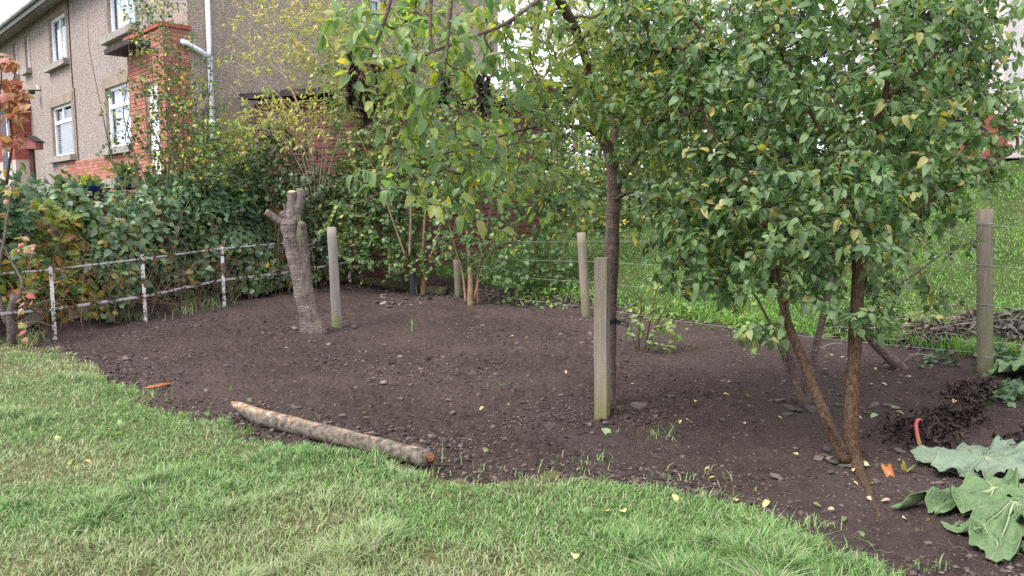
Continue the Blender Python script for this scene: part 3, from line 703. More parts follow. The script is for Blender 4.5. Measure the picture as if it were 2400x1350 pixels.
# ================================================================== HOUSE
uF = np.array([-.692, .722, 0]); nF = np.array([-.722, -.692, 0]); ZU = np.array([0, 0, 1.])
CN = np.array([-5.95, 14.52, 0])
gA = -nF                       # along the gable, away to the right
AXF = np.stack([uF, nF, ZU]); AXG = np.stack([gA, -uF, ZU])
def PF(s, z, o=0): return CN + uF * s + nF * o + ZU * z
def PG(s, z, o=0): return CN + gA * s - uF * o + ZU * z
def hit(px, py, org, nrm, ax):
    d = ray(px, py); o = np.array([0, 0, CAMZ]); t = ((org - o) @ nrm) / (d @ nrm); p = o + d * t; return float((p - org) @ ax), float(p[2])
def WF(px, py, o=0): return hit(px, py, CN + nF * o, nF, uF)
def WG(px, py): return hit(px, py, CN, -uF, gA)
house = thing('house', 'pebbledashed two storey house with red brick porch up the bank on the left', 'house', tuple(PF(0, 1.5)))
EAVE = 6.92; LEN = 17.0; GLEN = 7.6
def wall_sheet(name, P, s0, s1, z0, z1, openings, mat, depth=.14, parent=house):
    ss = sorted(set([s0, s1] + [v for o in openings for v in o[:2]])); zs = sorted(set([z0, z1] + [v for o in openings for v in o[2:4]]))
    ss = [s for s in ss if s0 <= s <= s1]; zs = [z for z in zs if z0 <= z <= z1]; mb = MB()
    for a, b in zip(ss[:-1], ss[1:]):
        for c, d in zip(zs[:-1], zs[1:]):
            m = ((a + b) / 2, (c + d) / 2)
            if any(o[0] < m[0] < o[1] and o[2] < m[1] < o[3] for o in openings): continue
            mb.add([P(a, c), P(b, c), P(b, d), P(a, d)], [(0, 1, 2, 3)])
    for a, b, c, d in [o[:4] for o in openings]:
        b2, d2 = min(b, s1), min(d, z1)
        for (p, q) in (((a, c), (a, d2)), ((b2, c), (b2, d2)), ((a, c), (b2, c)), ((a, d2), (b2, d2))):
            mb.add([P(*p), P(*q), P(*q, -depth), P(*p, -depth)], [(0, 1, 2, 3)])
    mb.add([P(s0, z0, -.3), P(s1, z0, -.3), P(s1, z1, -.3), P(s0, z1, -.3)], [(0, 1, 2, 3)])
    return mb.build(name, mat, parent)
def window(P, AX, a, b, c, d, frame=M_UPVC, mull=(), trans=(), fill=M_CURTAIN, sill=True, lintel=.24, jamb=.17, depth=.12, parent=house, slats=False):
    mb = MB(); fw = .065; o = -depth + .03
    def bar(s0, s1, z0, z1, t=.06): mb.box(P((s0 + s1) / 2, (z0 + z1) / 2, o), s1 - s0, t, z1 - z0, AX)
    bar(a, a + fw, c, d); bar(b - fw, b, c, d); bar(a + fw, b - fw, c, c + fw); bar(a + fw, b - fw, d - fw, d)
    for m in mull: bar(m[0] - .04, m[0] + .04, m[1], m[2], .056)
    for t in trans: bar(a + fw, b - fw, t - .045, t + .045, .058)
    w = mb.build('window', frame, parent)
    mb = MB(); mb.box(P((a + b) / 2, (c + d) / 2, o - .005), b - a - .11, .012, d - c - .11, AX); mb.build('pane', M_GLASS, w)
    mb = MB()
    for i in range(12):
        f = (i + .5) / 12; s = a + .05 + (b - a - .1) * f
        mb.box(P(s, (c + d) / 2, -.165 - .02 * (i % 2)), (b - a - .1) / 12, .012, d - c, AX)
    mb.build('curtain' if fill is M_CURTAIN else 'dark_room', fill, w)
    if slats:
        mb = MB()
        for i in range(16): mb.box(P((a + b) / 2, c + .08 + i * (d - c) * .6 / 16, -.135), (b - a) * .92, .03, .026, AX)
        mb.build('blind', M_BLIND, w, kind='stuff')
    if sill: mb = MB(); mb.box(P((a + b) / 2, c - .085, -.02), b - a + 2 * jamb + .06, .34, .15, AX); mb.build('sill', M_SILL, w)
    if lintel: mb = MB(); mb.box(P((a + b) / 2, d + lintel / 2 + .002, -.06), b - a + 2 * jamb, .15, lintel, AX); mb.build('lintel', M_STONE, w)
    if jamb:
        for s in (a - jamb / 2 - .001, b + jamb / 2 + .001): mb = MB(); mb.box(P(s, (c + d) / 2, -.064), jamb, .15, d - c, AX); mb.build('jamb', M_STONE, w)
    return w
sA0, zA0 = WF(254, 349); sA1 = sA0 - 1.75; zA1 = WF(252, 207)[1]
sB0 = WF(172, 320)[0]; sB1 = WF(125, 330)[0]; zB0, zB1 = zA0 + .02, zA1
uA0, uz = WF(256, 88); uA1 = uA0 - 1.75
uB0 = WF(157, 120)[0]; uB1 = WF(118, 120)[0]
c1 = WF(40, 120)[0]; c0 = WF(31, 120)[0]; e1 = WF(68, 100)[0]; e0 = WF(58, 100)[0]
uT = uz + 1.2
ops = [(sA1, sA0, zA0, zA1), (sB0, sB1, zB0, zB1), (uA1, uA0, uz, uT), (uB0, uB1, uz, uT), (c1, c0, uz + .25, uT - .0), (e1, e0, uz + .25, uT - .0)]
wall_sheet('front_wall', PF, 0, LEN, 1.0, EAVE, ops, M_PEB1)
zt = zA1 - .42
w1 = window(PF, AXF, sA1, sA0, zA0, zA1, mull=[((sA0 + sA1) / 2, zt, zA1)], trans=[zt])
w2 = window(PF, AXF, sB0, sB1, zB0, zB1, mull=[((sB0 + sB1) / 2 + .1, zt, zB1)], trans=[zt], fill=M_DARK, slats=True)
w3 = window(PF, AXF, uA1, uA0, uz, uT, mull=[((uA0 + uA1) / 2 - .2, uz, uT)], trans=[])
w4 = window(PF, AXF, uB0, uB1, uz, uT, mull=[((uB0 + uB1) / 2, uz, uT)], trans=[])
for (p, q) in ((c1, c0), (e1, e0)): window(PF, AXF, p, q, uz + .25, uT, fill=M_DARK, jamb=.12, lintel=.2)
# gable and roof
def gable():
    gw = WG(850, 60)[0]; gw1 = WG(897, 60)[0]; z0 = WG(870, 135)[1]; gd0, gd1 = WG(935, 80)[0], WG(1008, 80)[0]; zd = WG(970, 118)[1]
    op = [(gw, gw1, z0, z0 + 1.3), (gd0, gd1, zd, zd + 1.1)]
    wall_sheet('gable_wall', PG, 0, GLEN, .3, EAVE, op, M_PEB2)
    window(PG, AXG, gw, gw1, z0, z0 + 1.3, jamb=0, lintel=0); window(PG, AXG, gd0, gd1, zd, zd + 1.1, fill=M_DARK, jamb=0, lintel=0)
    mb = MB(); mb.add([PG(0, EAVE), PG(GLEN, EAVE), PG(GLEN / 2, EAVE + 2.6)], [(0, 1, 2)]); mb.build('gable_peak', M_PEB2, house)
    mb = MB()
    for sgn in (0, 1):
        e = -.45 if sgn == 0 else GLEN + .45; ez = EAVE - .2 + .12
        q = [PF(-.2, ez) + gA * e, PF(LEN, ez) + gA * e, PF(LEN, EAVE + 2.75) + gA * GLEN / 2, PF(-.2, EAVE + 2.75) + gA * GLEN / 2]
        q2 = [p - ZU * .12 for p in q]; mb.add(q + q2, [(0, 1, 2, 3), (4, 7, 6, 5), (0, 4, 5, 1), (1, 5, 6, 2), (2, 6, 7, 3), (3, 7, 4, 0)])
    mb.build('roof', M_SLATE, house)
    mb = MB(); mb.box(PF(LEN / 2, EAVE - .06, .2), LEN, .4, .03, AXF); mb.box(PF(LEN / 2, EAVE - .02, .40), LEN, .025, .16, AXF); mb.build('soffit', flat('weathered soffit', (.26, .24, .22), .8, .2, .25, 4, .1), house)
    mb = MB(); mb.tube([PF(0, EAVE + .0, .47), PF(LEN, EAVE + .0, .47)], .06, 10); gt = mb.build('gutter', M_GUTTER, house, True)
    for i in range(14): mb = MB(); mb.tube([PF(i * 1.2 + .3, EAVE, .47), PF(i * 1.2 + .36, EAVE, .47)], .068, 10); mb.build('gutter_bracket', M_GUTTER, gt)
    mb = MB(); mb.box(PF(LEN, 4, -3.8), .3, 7.6, 7, AXF); mb.box(PG(GLEN, 4, -LEN / 2), .3, LEN, 7, AXG); mb.build('rear_wall', M_PEB2, house)
    s, z = WG(487, 100); mb = MB(); mb.tube([PG(s, EAVE, .06), PG(s, 1.2, .06)], .048, 10); dp = mb.build('downpipe', M_PIPE, house, True)
    zc = WG(487, 136)[1]; mb = MB(); mb.tube([PG(s, zc, .07), PG(s - .12, zc + .06, .075), PG(s - .42, zc + .20, .08), PG(s - .5, zc + .23, .02)], .05, 10); mb.build('branch_pipe', M_PIPE, dp, True)
    for zz in (zc - .03, zc + 1.2, zc - 1.2): mb = MB(); mb.tube([PG(s, zz - .04, .06), PG(s, zz + .04, .06)], .058, 10); mb.build('pipe_collar', M_PIPE, dp, True)
    s2 = WG(968, 60)[0]; mb = MB(); mb.tube([PG(s2, EAVE, .09), PG(s2, WG(968, 175)[1], .09)], .085, 10); mb.build('soil_pipe', flat('brown plastic pipe', (.15, .075, .055), .5, .3, .2, 8, 0), house, True)
    sc = WF(157, 60)[0] - .25; pts = [PF(sc, EAVE - .1, .015), PF(sc + .02, 5.2, .015), PF(sc - .02, zB1 + .3, .02), PF(sc - .12, zB1 + .28, .02), PF(sc - .14, 1.8, .02)]
    mb = MB(); mb.tube(pts, .014, 5); mb.build('cable', M_TIMBERD, house)
gable()
# brickwork
_bm = {}
def brick_mesh(w, mat):
    k = (round(w, 3), mat.name)
    if k not in _bm:
        mb = MB(); mb.box((0, 0, 0), w, .05, .065); V = np.concatenate(mb.v)
        me = np_mesh('brick', V, np.array(mb.f), mat, {'rnd': np.zeros(8)}, False); _bm[k] = me
    return _bm[k]
BRICKS = [0]
def brick_rect(P, AX, s0, s1, z0, z1, part, mat=M_BRICK, off=.0, limit=300):
    rest = []; rot = Matrix([[AX[0][0], AX[1][0], 0], [AX[0][1], AX[1][1], 0], [0, 0, 1]]).to_euler(); base = np.array(wloc(part))
    nrow = int((z1 - z0) / .075)
    for r in range(nrow):
        z = z1 - (r + .5) * .075; s = s0 - (.1125 if r % 2 else 0)
        while s < s1 - .03:
            a, b = max(s, s0), min(s + .215, s1)
            if b - a > .03:
                c = P((a + b) / 2, z, off + .004 - .025 + random.uniform(-.0015, .0015))
                px, py, dep = proj(c)
                if BRICKS[0] < limit and 0 < px < 2400 and 0 < py < 470:
                    o = link('brick', brick_mesh(b - a, mat), part, tuple(c - base)); o.rotation_euler = rot; BRICKS[0] += 1
                else: rest.append((c, b - a))
            s += .225
    if rest:
        mb = MB(); 
        for c, w in rest: mb.box(c, w, .05, .065, AX)
        V = np.concatenate(mb.v) - base; me = np_mesh('brickwork', V, np.array(mb.f), mat, {'rnd': np.repeat(RNG.random(len(rest)), 8)}, False)
        link('brickwork', me, part, kind='stuff')
PD = .46; PW = WF(308, 330, PD)[0]; pz1 = WF(382, 60, PD)[1]; d0 = WF(373, 300, PD)[0]; d1 = WF(343, 300, PD)[0]; dz0, dz1 = 2.1, WF(360, 190, PD)[1]
zcan = WF(330, 112, PD)[1]
mb = MB(); zb = 1.4                                   # mortar core of the porch with the door opening left out
mb.box(PF((PW + d1) / 2, (zb + pz1) / 2, PD / 2 - .012), PW - d1, PD - .024, pz1 - zb, AXF); mb.box(PF((d0 + .0) / 2, (zb + pz1) / 2, PD / 2 - .012), d0 - .024, PD - .024, pz1 - zb, AXF)
mb.box(PF((d0 + d1) / 2, (dz1 + pz1) / 2, PD / 2 - .012), d1 - d0, PD - .024, pz1 - dz1, AXF)
porch = mb.build('porch', M_MORTAR, house)
PFo = lambda s, z, o=0: PF(s, z, PD + o)
PS = lambda s, z, o=0: CN + nF * (PD - s) + ZU * z - uF * (o)
AXS = np.stack([-nF, -uF, ZU])
brick_rect(PFo, AXF, 0, d0, 2.0, pz1, porch); brick_rect(PS, AXS, .05, PD, 2.0, pz1, porch); brick_rect(PFo, AXF, d0, d1, dz1, pz1, porch); brick_rect(PFo, AXF, d1, PW, 2.0, pz1, porch)
mb = MB(); mb.box(PF((d0 + d1) / 2, (dz0 + dz1) / 2, PD - .12), d1 - d0, .06, dz1 - dz0, AXF); dr = mb.build('door', M_UPVC, porch)
mb = MB(); mb.box(PF(d0 + .12, dz0 + 1.0, PD - .07), .03, .05, .14, AXF); mb.build('handle', M_GUTTER, dr) if False else None
mb = MB(); mb.box(PF((d1 + PW + .25) / 2 - .25, zcan, PD + .16), PW - d0 - .1, .42, .09, AXF); mb.build('canopy', M_CANOPY, porch)
mb = MB(); mb.box(PF(PW / 2, pz1 + .04, PD / 2), PW + .08, PD + .10, .075, AXF); mb.build('coping', M_BRICKD, porch)
mb = MB(); mb.box(PF(1.2, 2.02, PD + .45), 2.2, .9, .16, AXF); mb.build('doorstep', M_SILL, porch)
# brick plinth under the windows
p0 = PW + .01; p1 = WF(140, 380)[0]; ztop = zA0 - .17
mb = MB(); mb.box(PF((p0 + p1) / 2, (1.2 + ztop) / 2, .01), p1 - p0, .04, ztop - 1.2, AXF); plinth = mb.build('plinth', M_MORTAR, house)
brick_rect(lambda s, z, o=0: PF(s, z, .038 + o), AXF, p0, p1, ztop - 13 * .075, ztop, plinth)
# second porch further along, with dark door
q0 = WF(72, 270)[0]; q1 = q0 + 2.4; qz = WF(60, 222)[1]; qd0, qd1 = q0 + .55, q0 + 1.45
mb = MB(); mb.box(PF((q0 + q1) / 2 + .006, (1.2 + qz) / 2, .23), q1 - q0 - .024, .46, qz - 1.2, AXF); porch2 = mb.build('porch', M_MORTAR, house); porch2['label'] = 'far brick porch with dark door'
PF2 = lambda s, z, o=0: PF(s, z, .46 + .012 + o)
brick_rect(PF2, AXF, q0, qd0, qz - 2.0, qz, porch2, M_BRICKD, limit=290); brick_rect(lambda s, z, o=0: PF(q0, z) + nF * (.46 - s) - uF * o, AXS, .05, .46, qz - 2.0, qz, porch2, M_BRICKD, limit=290)
brick_rect(PF2, AXF, qd1, q1, qz - 2.0, qz, porch2, M_BRICKD, limit=290)
mb = MB(); mb.box(PF((q0 + q1) / 2, qz - .28, .5), q1 - q0 + .3, .9, .09, AXF); mb.build('canopy', M_CANOPY, porch2)
mb = MB(); mb.box(PF((qd0 + qd1) / 2, qz - 1.45, .49), qd1 - qd0, .05, 2.0, AXF); mb.build('door', flat('navy door', (.025, .035, .07), .5, .4, .2, 4, 0), porch2)
mb = MB(); mb.box(PF(qd0 - .04, qz - 1.45, .50), .09, .06, 2.0, AXF); mb.build('door_frame', M_UPVC, porch2)
sl_, zl_ = WF(96, 217); mb = MB(); mb.box(PF(sl_, zl_ + .15, .06), .06, .06, .12, AXF); lamp = mb.build('security_lamp', M_UPVC, house); mb = MB(); mb.box(PF(sl_ + .08, zl_, .22), .24, .14, .10, AXF); mb.box(PF(sl_, zl_ + .05, .10), .03, .2, .03, AXF); mb.build('lamp_head', M_CANOPY, lamp)

# ================================================================== SHED, retaining wall, garden bits, other buildings
def shed():
    A = at(598, 300, 15.1); A[2] = 0; c = at(838, 300, 14.2); c[2] = 0; v = unit(c - A); L1 = float(np.linalg.norm(c - A)); w = np.array([-v[1], v[0], 0]) * 1.0
    if w[1] < 0: w = -w
    d2 = unit(np.array([.86, .51, 0])); L2 = 4.0
    z0 = .2; z1 = at(838, 222, 14.2)[2]
    sh = thing('shed', 'red brown timber shed with dark roof behind the shrubs', 'shed', tuple(c + [0, 0, z0]))
    n1 = np.array([v[1], -v[0], 0]); n1 = n1 if n1[1] < 0 else -n1; n2 = np.array([d2[1], -d2[0], 0]); n2 = n2 if n2[1] < 0 else -n2
    B = 12.0
    for (o, dd, L, nn) in ((A, v, L1, n1), (c, d2, L2, n2)):
        k = int((z1 - z0) / .125)
        for i in range(k):
            zc = z0 + .0625 + i * .125; q = unit(ZU + nn * -.10); ax = np.stack([dd, np.cross(q, dd), q]); mb = MB()
            mb.box(o + dd * L / 2 + nn * .0 + ZU * zc, L, .02, .132, ax); mb.build('plank', M_PLANK, sh)
    mb = MB(); mb.box(c + ZU * (z0 + z1) / 2 + (n1 + n2) * .012, .09, .09, z1 - z0, np.stack([v, n1, ZU])); mb.build('corner_post', M_TIMBERD, sh)
    E = c + d2 * L2; Bk = A + d2 * L2
    mb = MB(); top = [A - v * .2 + n1 * .2, c + (n1 + n2) * .2, E + d2 * .2 + n2 * .2, Bk]
    q = [p + ZU * (z1 + .02) for p in top]; q2 = [p + ZU * (z1 + .13) for p in top]; mb.add(q + q2, [(3, 2, 1, 0), (4, 5, 6, 7), (0, 1, 5, 4), (1, 2, 6, 5), (2, 3, 7, 6), (3, 0, 4, 7)]); mb.build('roof', M_CANOPY, sh)
shed()
def bank_wall():
    A = at(120, 462, 12.6); B = at(430, 470, 13.2); o = thing('retaining_wall', 'low brown timber edging wall on top of the bank below the house', 'wall', tuple(A)); d = unit((B - A) * [1, 1, 0]); L = np.linalg.norm((B - A)[:2]); nn = np.array([d[1], -d[0], 0])
    ax = np.stack([d, nn, ZU])
    for r in range(3):
        k = 2 if r % 2 else 3
        for j in range(k):
            mb = MB(); mb.box(A + d * L * (j + .5) / k + ZU * (.02 - r * .15), L / k - .01, .12, .142, ax); mb.build('plank', M_TIMBERD, o)
    return A, d
RA, RD = bank_wall()
def pot(px, py, Y, r, h, mat, label, leafkind, leafmat, n, lsize):
    p = at(px, py, Y); t = thing('plant_pot', label, 'pot', tuple(p))
    prof = [(r * .7, 0), (r * .98, h * .85), (r * 1.05, h * .9), (r * 1.05, h), (r * .95, h), (r * .9, h * .85)]
    V = []; F = []; n_ = 18
    for R_, z in prof:
        for j in range(n_): V.append((p[0] + R_ * math.cos(j * 2 * math.pi / n_), p[1] + R_ * math.sin(j * 2 * math.pi / n_), p[2] + z))
    for i in range(len(prof) - 1):
        for j in range(n_): F.append((i * n_ + j, i * n_ + (j + 1) % n_, (i + 1) * n_ + (j + 1) % n_, (i + 1) * n_ + j))
    F.append(tuple((len(prof) - 1) * n_ + j for j in range(n_))); F.append(tuple(range(n_ - 1, -1, -1))); mb = MB(); mb.add(V, F); mb.build('pot', mat, t, True)
    rg = np.random.default_rng(int(px)); P = np.array([p[0], p[1], p[2] + h * .9]) + rg.normal(0, 1, (n, 3)) * [r * .5, r * .5, r * .2]
    D = unit(rg.normal(0, .8, (n, 3)) + [0, 0, .9]); foliage(t, P, D, rg.normal(0, 1, (n, 3)), lsize * rg.uniform(.6, 1.2, n), leafkind, leafmat, 40, rng=rg)
M_BLUE = flat('blue glazed pot', (.02, .045, .30), .25, .5, .15, 4, 0)
pot(205, 456, 12.2, .20, .14, M_BLUE, 'blue glazed bowl planted with heather on the bank edge', 'narrow', M_LF_COTO, 160, .16)
pot(292, 446, 13.2, .13, .24, flat('teal pot', (.08, .16, .18), .4, .4, .1, 4, 0), 'teal pot with strappy plant beside the porch', 'narrow', M_LF_COTO, 40, .26)
def birdhouse():
    p = at(74, 350, 12.5); t = thing('bird_house', 'small red gabled bird house above the hedge', 'bird house', tuple(p)); mb = MB(); w, h = .13, .20
    V = [p + np.array(q) for q in ((-w, -.1, 0), (w, -.1, 0), (w, -.1, h * .6), (0, -.1, h), (-w, -.1, h * .6), (-w, .1, 0), (w, .1, 0), (w, .1, h * .6), (0, .1, h), (-w, .1, h * .6))]
    mb.add(V, [(0, 1, 2, 3, 4), (9, 8, 7, 6, 5), (0, 5, 6, 1), (1, 6, 7, 2), (4, 9, 5, 0)]); mb.build('box', flat('faded red wood', (.26, .10, .09), .8, .2, .3, 10, .2), t)
    for s in (-1, 1):
        mb = MB(); a = math.atan2(h * .42, w); mb.box(p + np.array([s * w * .54, 0, h * .82]), .18, .26, .015, np.array([[math.cos(a), 0, -s * math.sin(a)], [0, 1, 0], [s * math.sin(a), 0, math.cos(a)]])); mb.build('roof', M_CANOPY, t)
    mb = MB(); mb.box(p + np.array([0, 0, -.45]), .06, .06, .9); mb.build('pole', M_TIMBERD, t)
birdhouse()
def right_house():
    P0 = at(2342, 345, 19.5); L = 6.0; o = thing('white_house', 'white roughcast house wall at the top of the neighbouring garden', 'house', tuple(P0)); z0 = P0[2] - .4
    d = unit(np.array([.95, .3, 0])); nn = np.array([d[1], -d[0], 0]); ax = np.stack([d, nn, ZU]); mb = MB(); mb.box(P0 + d * L / 2 - nn * 3 + ZU * (3 - .4), L, 6, 6.4, ax); mb.build('wall', M_WHITEWALL, o)
    mb = MB(); mb.box(P0 + d * L / 2 - nn * 3 + ZU * 5.9, L + .6, 6.6, .2, ax); mb.build('roof', M_SLATE, o)
    mb = MB(); mb.tube([P0 + d * .82 + nn * .06 + ZU * 5, P0 + d * .82 + nn * .06], .05, 8); mb.build('downpipe', M_PIPE, o, True)
    Q = at(2150, 350, 18.2); w = thing('garden_wall', 'low red brick garden wall half hidden behind the right tree', 'wall', tuple(Q)); h = 1.0
    mb = MB(); mb.box(Q + np.array([1.0, 0, h / 2 - .2]), 2.2, .2, h); co = mb.build('core', M_MORTAR, w)
    for r in range(int(h / .075)):
        for c in range(10):
            s = c * .225 + (.1125 if r % 2 else 0)
            if s < 2.2: ob = link('brick', brick_mesh(.215, M_BRICKD), co, (s - 1.0 + (Q[0] + 1.0 - wloc(co)[0]) - 1.0 + .9, -.083 + Q[1] - wloc(co)[1], Q[2] - wloc(co)[2] - .15 + r * .075))
right_house()
def conservatory():
    P0 = at(1085, 330, 18.0); o = thing('conservatory', 'white framed glass conservatory glimpsed through the centre leaves', 'conservatory', tuple(P0)); W, Hh = 1.5, 1.15; z0 = P0[2]
    for i in range(5): mb = MB(); mb.box(P0 + np.array([i * W / 4, 0, Hh / 2]), .06, .06, Hh); mb.build('frame_post', M_UPVC, o)
    mb = MB(); mb.box(P0 + np.array([W / 2, -.01, Hh]), W + .2, .1, .11); mb.build('frame_rail', M_UPVC, o); mb = MB(); mb.box(P0 + np.array([W / 2, -.01, -.6]), W + .1, .12, 1.2); mb.build('base_wall', M_WHITEWALL, o)
    for i in range(4): mb = MB(); mb.box(P0 + np.array([(i + .5) * W / 4, .01, Hh / 2]), W / 4 - .06, .012, Hh - .06); mb.build('pane', M_GLASS, o)
    mb = MB(); a = P0 + np.array([-.1, -.12, Hh + .05]); mb.add([a, a + [W + .2, 0, 0], a + [W + .2, 1.6, .55], a + [0, 1.6, .55], a - [0, 0, .05], a + [W + .2, 0, -.05], a + [W + .2, 1.6, .5], a + [0, 1.6, .5]], [(0, 1, 2, 3), (4, 7, 6, 5), (0, 4, 5, 1), (1, 5, 6, 2), (2, 6, 7, 3), (3, 7, 4, 0)]); mb.build('roof', M_UPVC, o)
conservatory()
# gravel path at the top of the slope
gp = Mat('gravel'); gv = gp.co(); gp.bump(gp.noise(60, 4, .7, gv), .8, .02); M_GRAVEL = gp.fin(gp.ramp(gp.vor(45, gv, 'Color'), [(0, (.22, .18, .17)), (1, (.42, .36, .35))]), .95, .1)
pts = [];
mbp = MB(); tb = fence_t
nseg = 24; LN = []
for i in range(nseg + 1):
    s = -6 + i * 1.0; b0 = np.array([4.59, 7.44]) + np.array([.672, -.74]) * -s * -1
    for t in (9.0, 11.5): q = np.array([4.59, 7.44]) + np.array([-.672, .74]) * (s - 6) * -1 * -1 + np.array([.74, .672]) * t; LN.append((q[0], q[1], float(H(q[0], q[1])) + .05))
mbp.add(LN, [(2 * i, 2 * i + 1, 2 * i + 3, 2 * i + 2) for i in range(nseg)]); tag(mbp.build('gravel_path', M_GRAVEL), 'pinkish gravel path along the top of the neighbouring lawn', kind='structure')

# ================================================================== RAILING, POSTS, WIRE FENCE, TIMBER
def railing():
    px = [(-60, 812, 640, 8.5), (128, 795, 625, 9.3), (340, 762, 600, 10.35), (524, 712, 577, 11.7), (690, 690, 562, 12.8), (818, 655, 556, 13.6)]
    B, T = [], []
    for a, b, t, Y in px: p = at(a, b, Y); q = at(a, t, Y); B.append(np.array([p[0], p[1], min(p[2], q[2] - .6)])); T.append(np.array([p[0], p[1], q[2]]))
    r = thing('railing', 'low iron railing of flaking white paint and rust in front of the brambles', 'railing', tuple(B[1]))
    for b, t in zip(B, T):
        mb = MB(); c = (b + t) / 2; h = t[2] - b[2] + .06; mb.box(c + [0, 0, -.01], .010, .042, h); mb.box(c + [.0235, -.0185, -.01], .037, .006, h); mb.build('post', M_RAIL, r)
    for i in range(len(B) - 1):
        for f, hh in ((.96, .020), (.42, .030)):
            p = B[i] * (1 - f) + T[i] * f; q = B[i + 1] * (1 - f) + T[i + 1] * f; d = unit(q - p); ax = np.stack([d, unit(np.cross(ZU, d)), np.cross(d, unit(np.cross(ZU, d)))])
            mb = MB(); mb.box((p + q) / 2 + [.0, -.030, 0], np.linalg.norm(q - p) + .02, .010, hh, ax); mb.build('rail', M_RAIL, r)
railing()
def round_post(name, label, cat, px, pyb, pyt, pxt, r, mat, lean=0, moss=False, n=14, bands=()):
    b = G(px, pyb); Y = b[1]; t = at(pxt, pyt, Y); o = thing(name, label, cat, tuple(b)); mb = MB(); s = np.linspace(-.12, 1, 12)[:, None]
    P = b + (t - b) * s; R_ = r * (1.06 - .10 * s[:, 0]); P = np.vstack([P, P[-1] + [0, 0, .004]]); R_ = np.append(R_, R_[-1] * .86)
    mb.tube(P, R_, n, True, .05, int(px)); mb.build('pole', mat, o, True)
    mb = MB(); mb.tube([t + [0, 0, .002], t + [0, 0, .006]], r * .84, n); mb.build('sawn_top', M_OLDWOOD, o)
    return o, b, t
round_post('round_post', 'pale weathered round post with green base beside the sawn stump', 'post', 790, 768, 533, 777, .062, M_POSTR)
def square_stake():
    b = G(1411, 978); Y = b[1]; t = at(1409, 604, Y); h = t[2] - b[2]; o = thing('square_stake', 'square grey timber stake with green foot in front of the plum trunk', 'post', tuple(b))
    a = rad(-24); ax = np.array([[math.cos(a), math.sin(a), 0], [-math.sin(a), math.cos(a), 0], [.0, 0, 1]]); w = .098; mb = MB(); V = []
    for z, k, dx in ((-.15, 1, 0), (.25, 1.0, .003), (h * .5, .99, -.004), (h - .006, .98, 0), (h, .90, 0)):
        for i, j in ((-1, -1), (1, -1), (1, 1), (-1, 1)): V.append(b + (np.array([i, j, 0]) * w / 2 * k) @ ax + [dx - .012 * z / h, 0, z])
    F = [(i * 4 + j, i * 4 + (j + 1) % 4, (i + 1) * 4 + (j + 1) % 4, (i + 1) * 4 + j) for i in range(4) for j in range(4)] + [(16, 17, 18, 19)]
    mb.add(V, F); mb.build('shaft', M_POSTS, o); return b, t
SB, ST = square_stake()
def log_on_lawn():
    a = G(545, 985); b = G(1006, 1100); a[2] = soil_z(a[0], a[1])[0] + .068; b[2] = soil_z(b[0], b[1])[0] + .066
    o = thing('fallen_post', 'pointed fence post with peeling bark lying along the lawn edge', 'log', tuple(a)); m = Mat('peeling log'); 
    d = unit(b - a); L = np.linalg.norm(b - a); n = 20; mb = MB(); s = np.linspace(0, 1, 40); R = .064 - .009 * s
    R = R * np.where(s < .16, np.interp(s, [0, .03, .16], [.25, .5, 1.0]), 1); P = a + (b - a) * s[:, None]; P[:, 2] += np.where(s < .16, (.16 - s) / .16 * .055, 0)
    mb.tube(P, R, n, True, .07, 3)
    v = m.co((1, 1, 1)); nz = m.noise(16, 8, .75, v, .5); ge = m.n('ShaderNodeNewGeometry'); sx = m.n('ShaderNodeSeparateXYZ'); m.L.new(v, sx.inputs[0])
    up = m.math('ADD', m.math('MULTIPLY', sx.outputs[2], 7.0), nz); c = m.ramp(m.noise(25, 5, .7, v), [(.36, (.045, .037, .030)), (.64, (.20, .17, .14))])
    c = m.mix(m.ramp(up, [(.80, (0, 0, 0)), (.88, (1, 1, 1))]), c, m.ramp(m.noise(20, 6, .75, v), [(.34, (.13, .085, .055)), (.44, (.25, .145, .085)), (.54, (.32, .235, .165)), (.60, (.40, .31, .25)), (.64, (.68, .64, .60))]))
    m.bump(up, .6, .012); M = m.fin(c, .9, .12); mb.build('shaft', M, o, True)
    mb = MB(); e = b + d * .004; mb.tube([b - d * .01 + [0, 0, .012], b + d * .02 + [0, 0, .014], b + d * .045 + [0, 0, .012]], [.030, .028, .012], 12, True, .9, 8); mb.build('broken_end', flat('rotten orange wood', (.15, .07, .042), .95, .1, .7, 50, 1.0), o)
log_on_lawn()
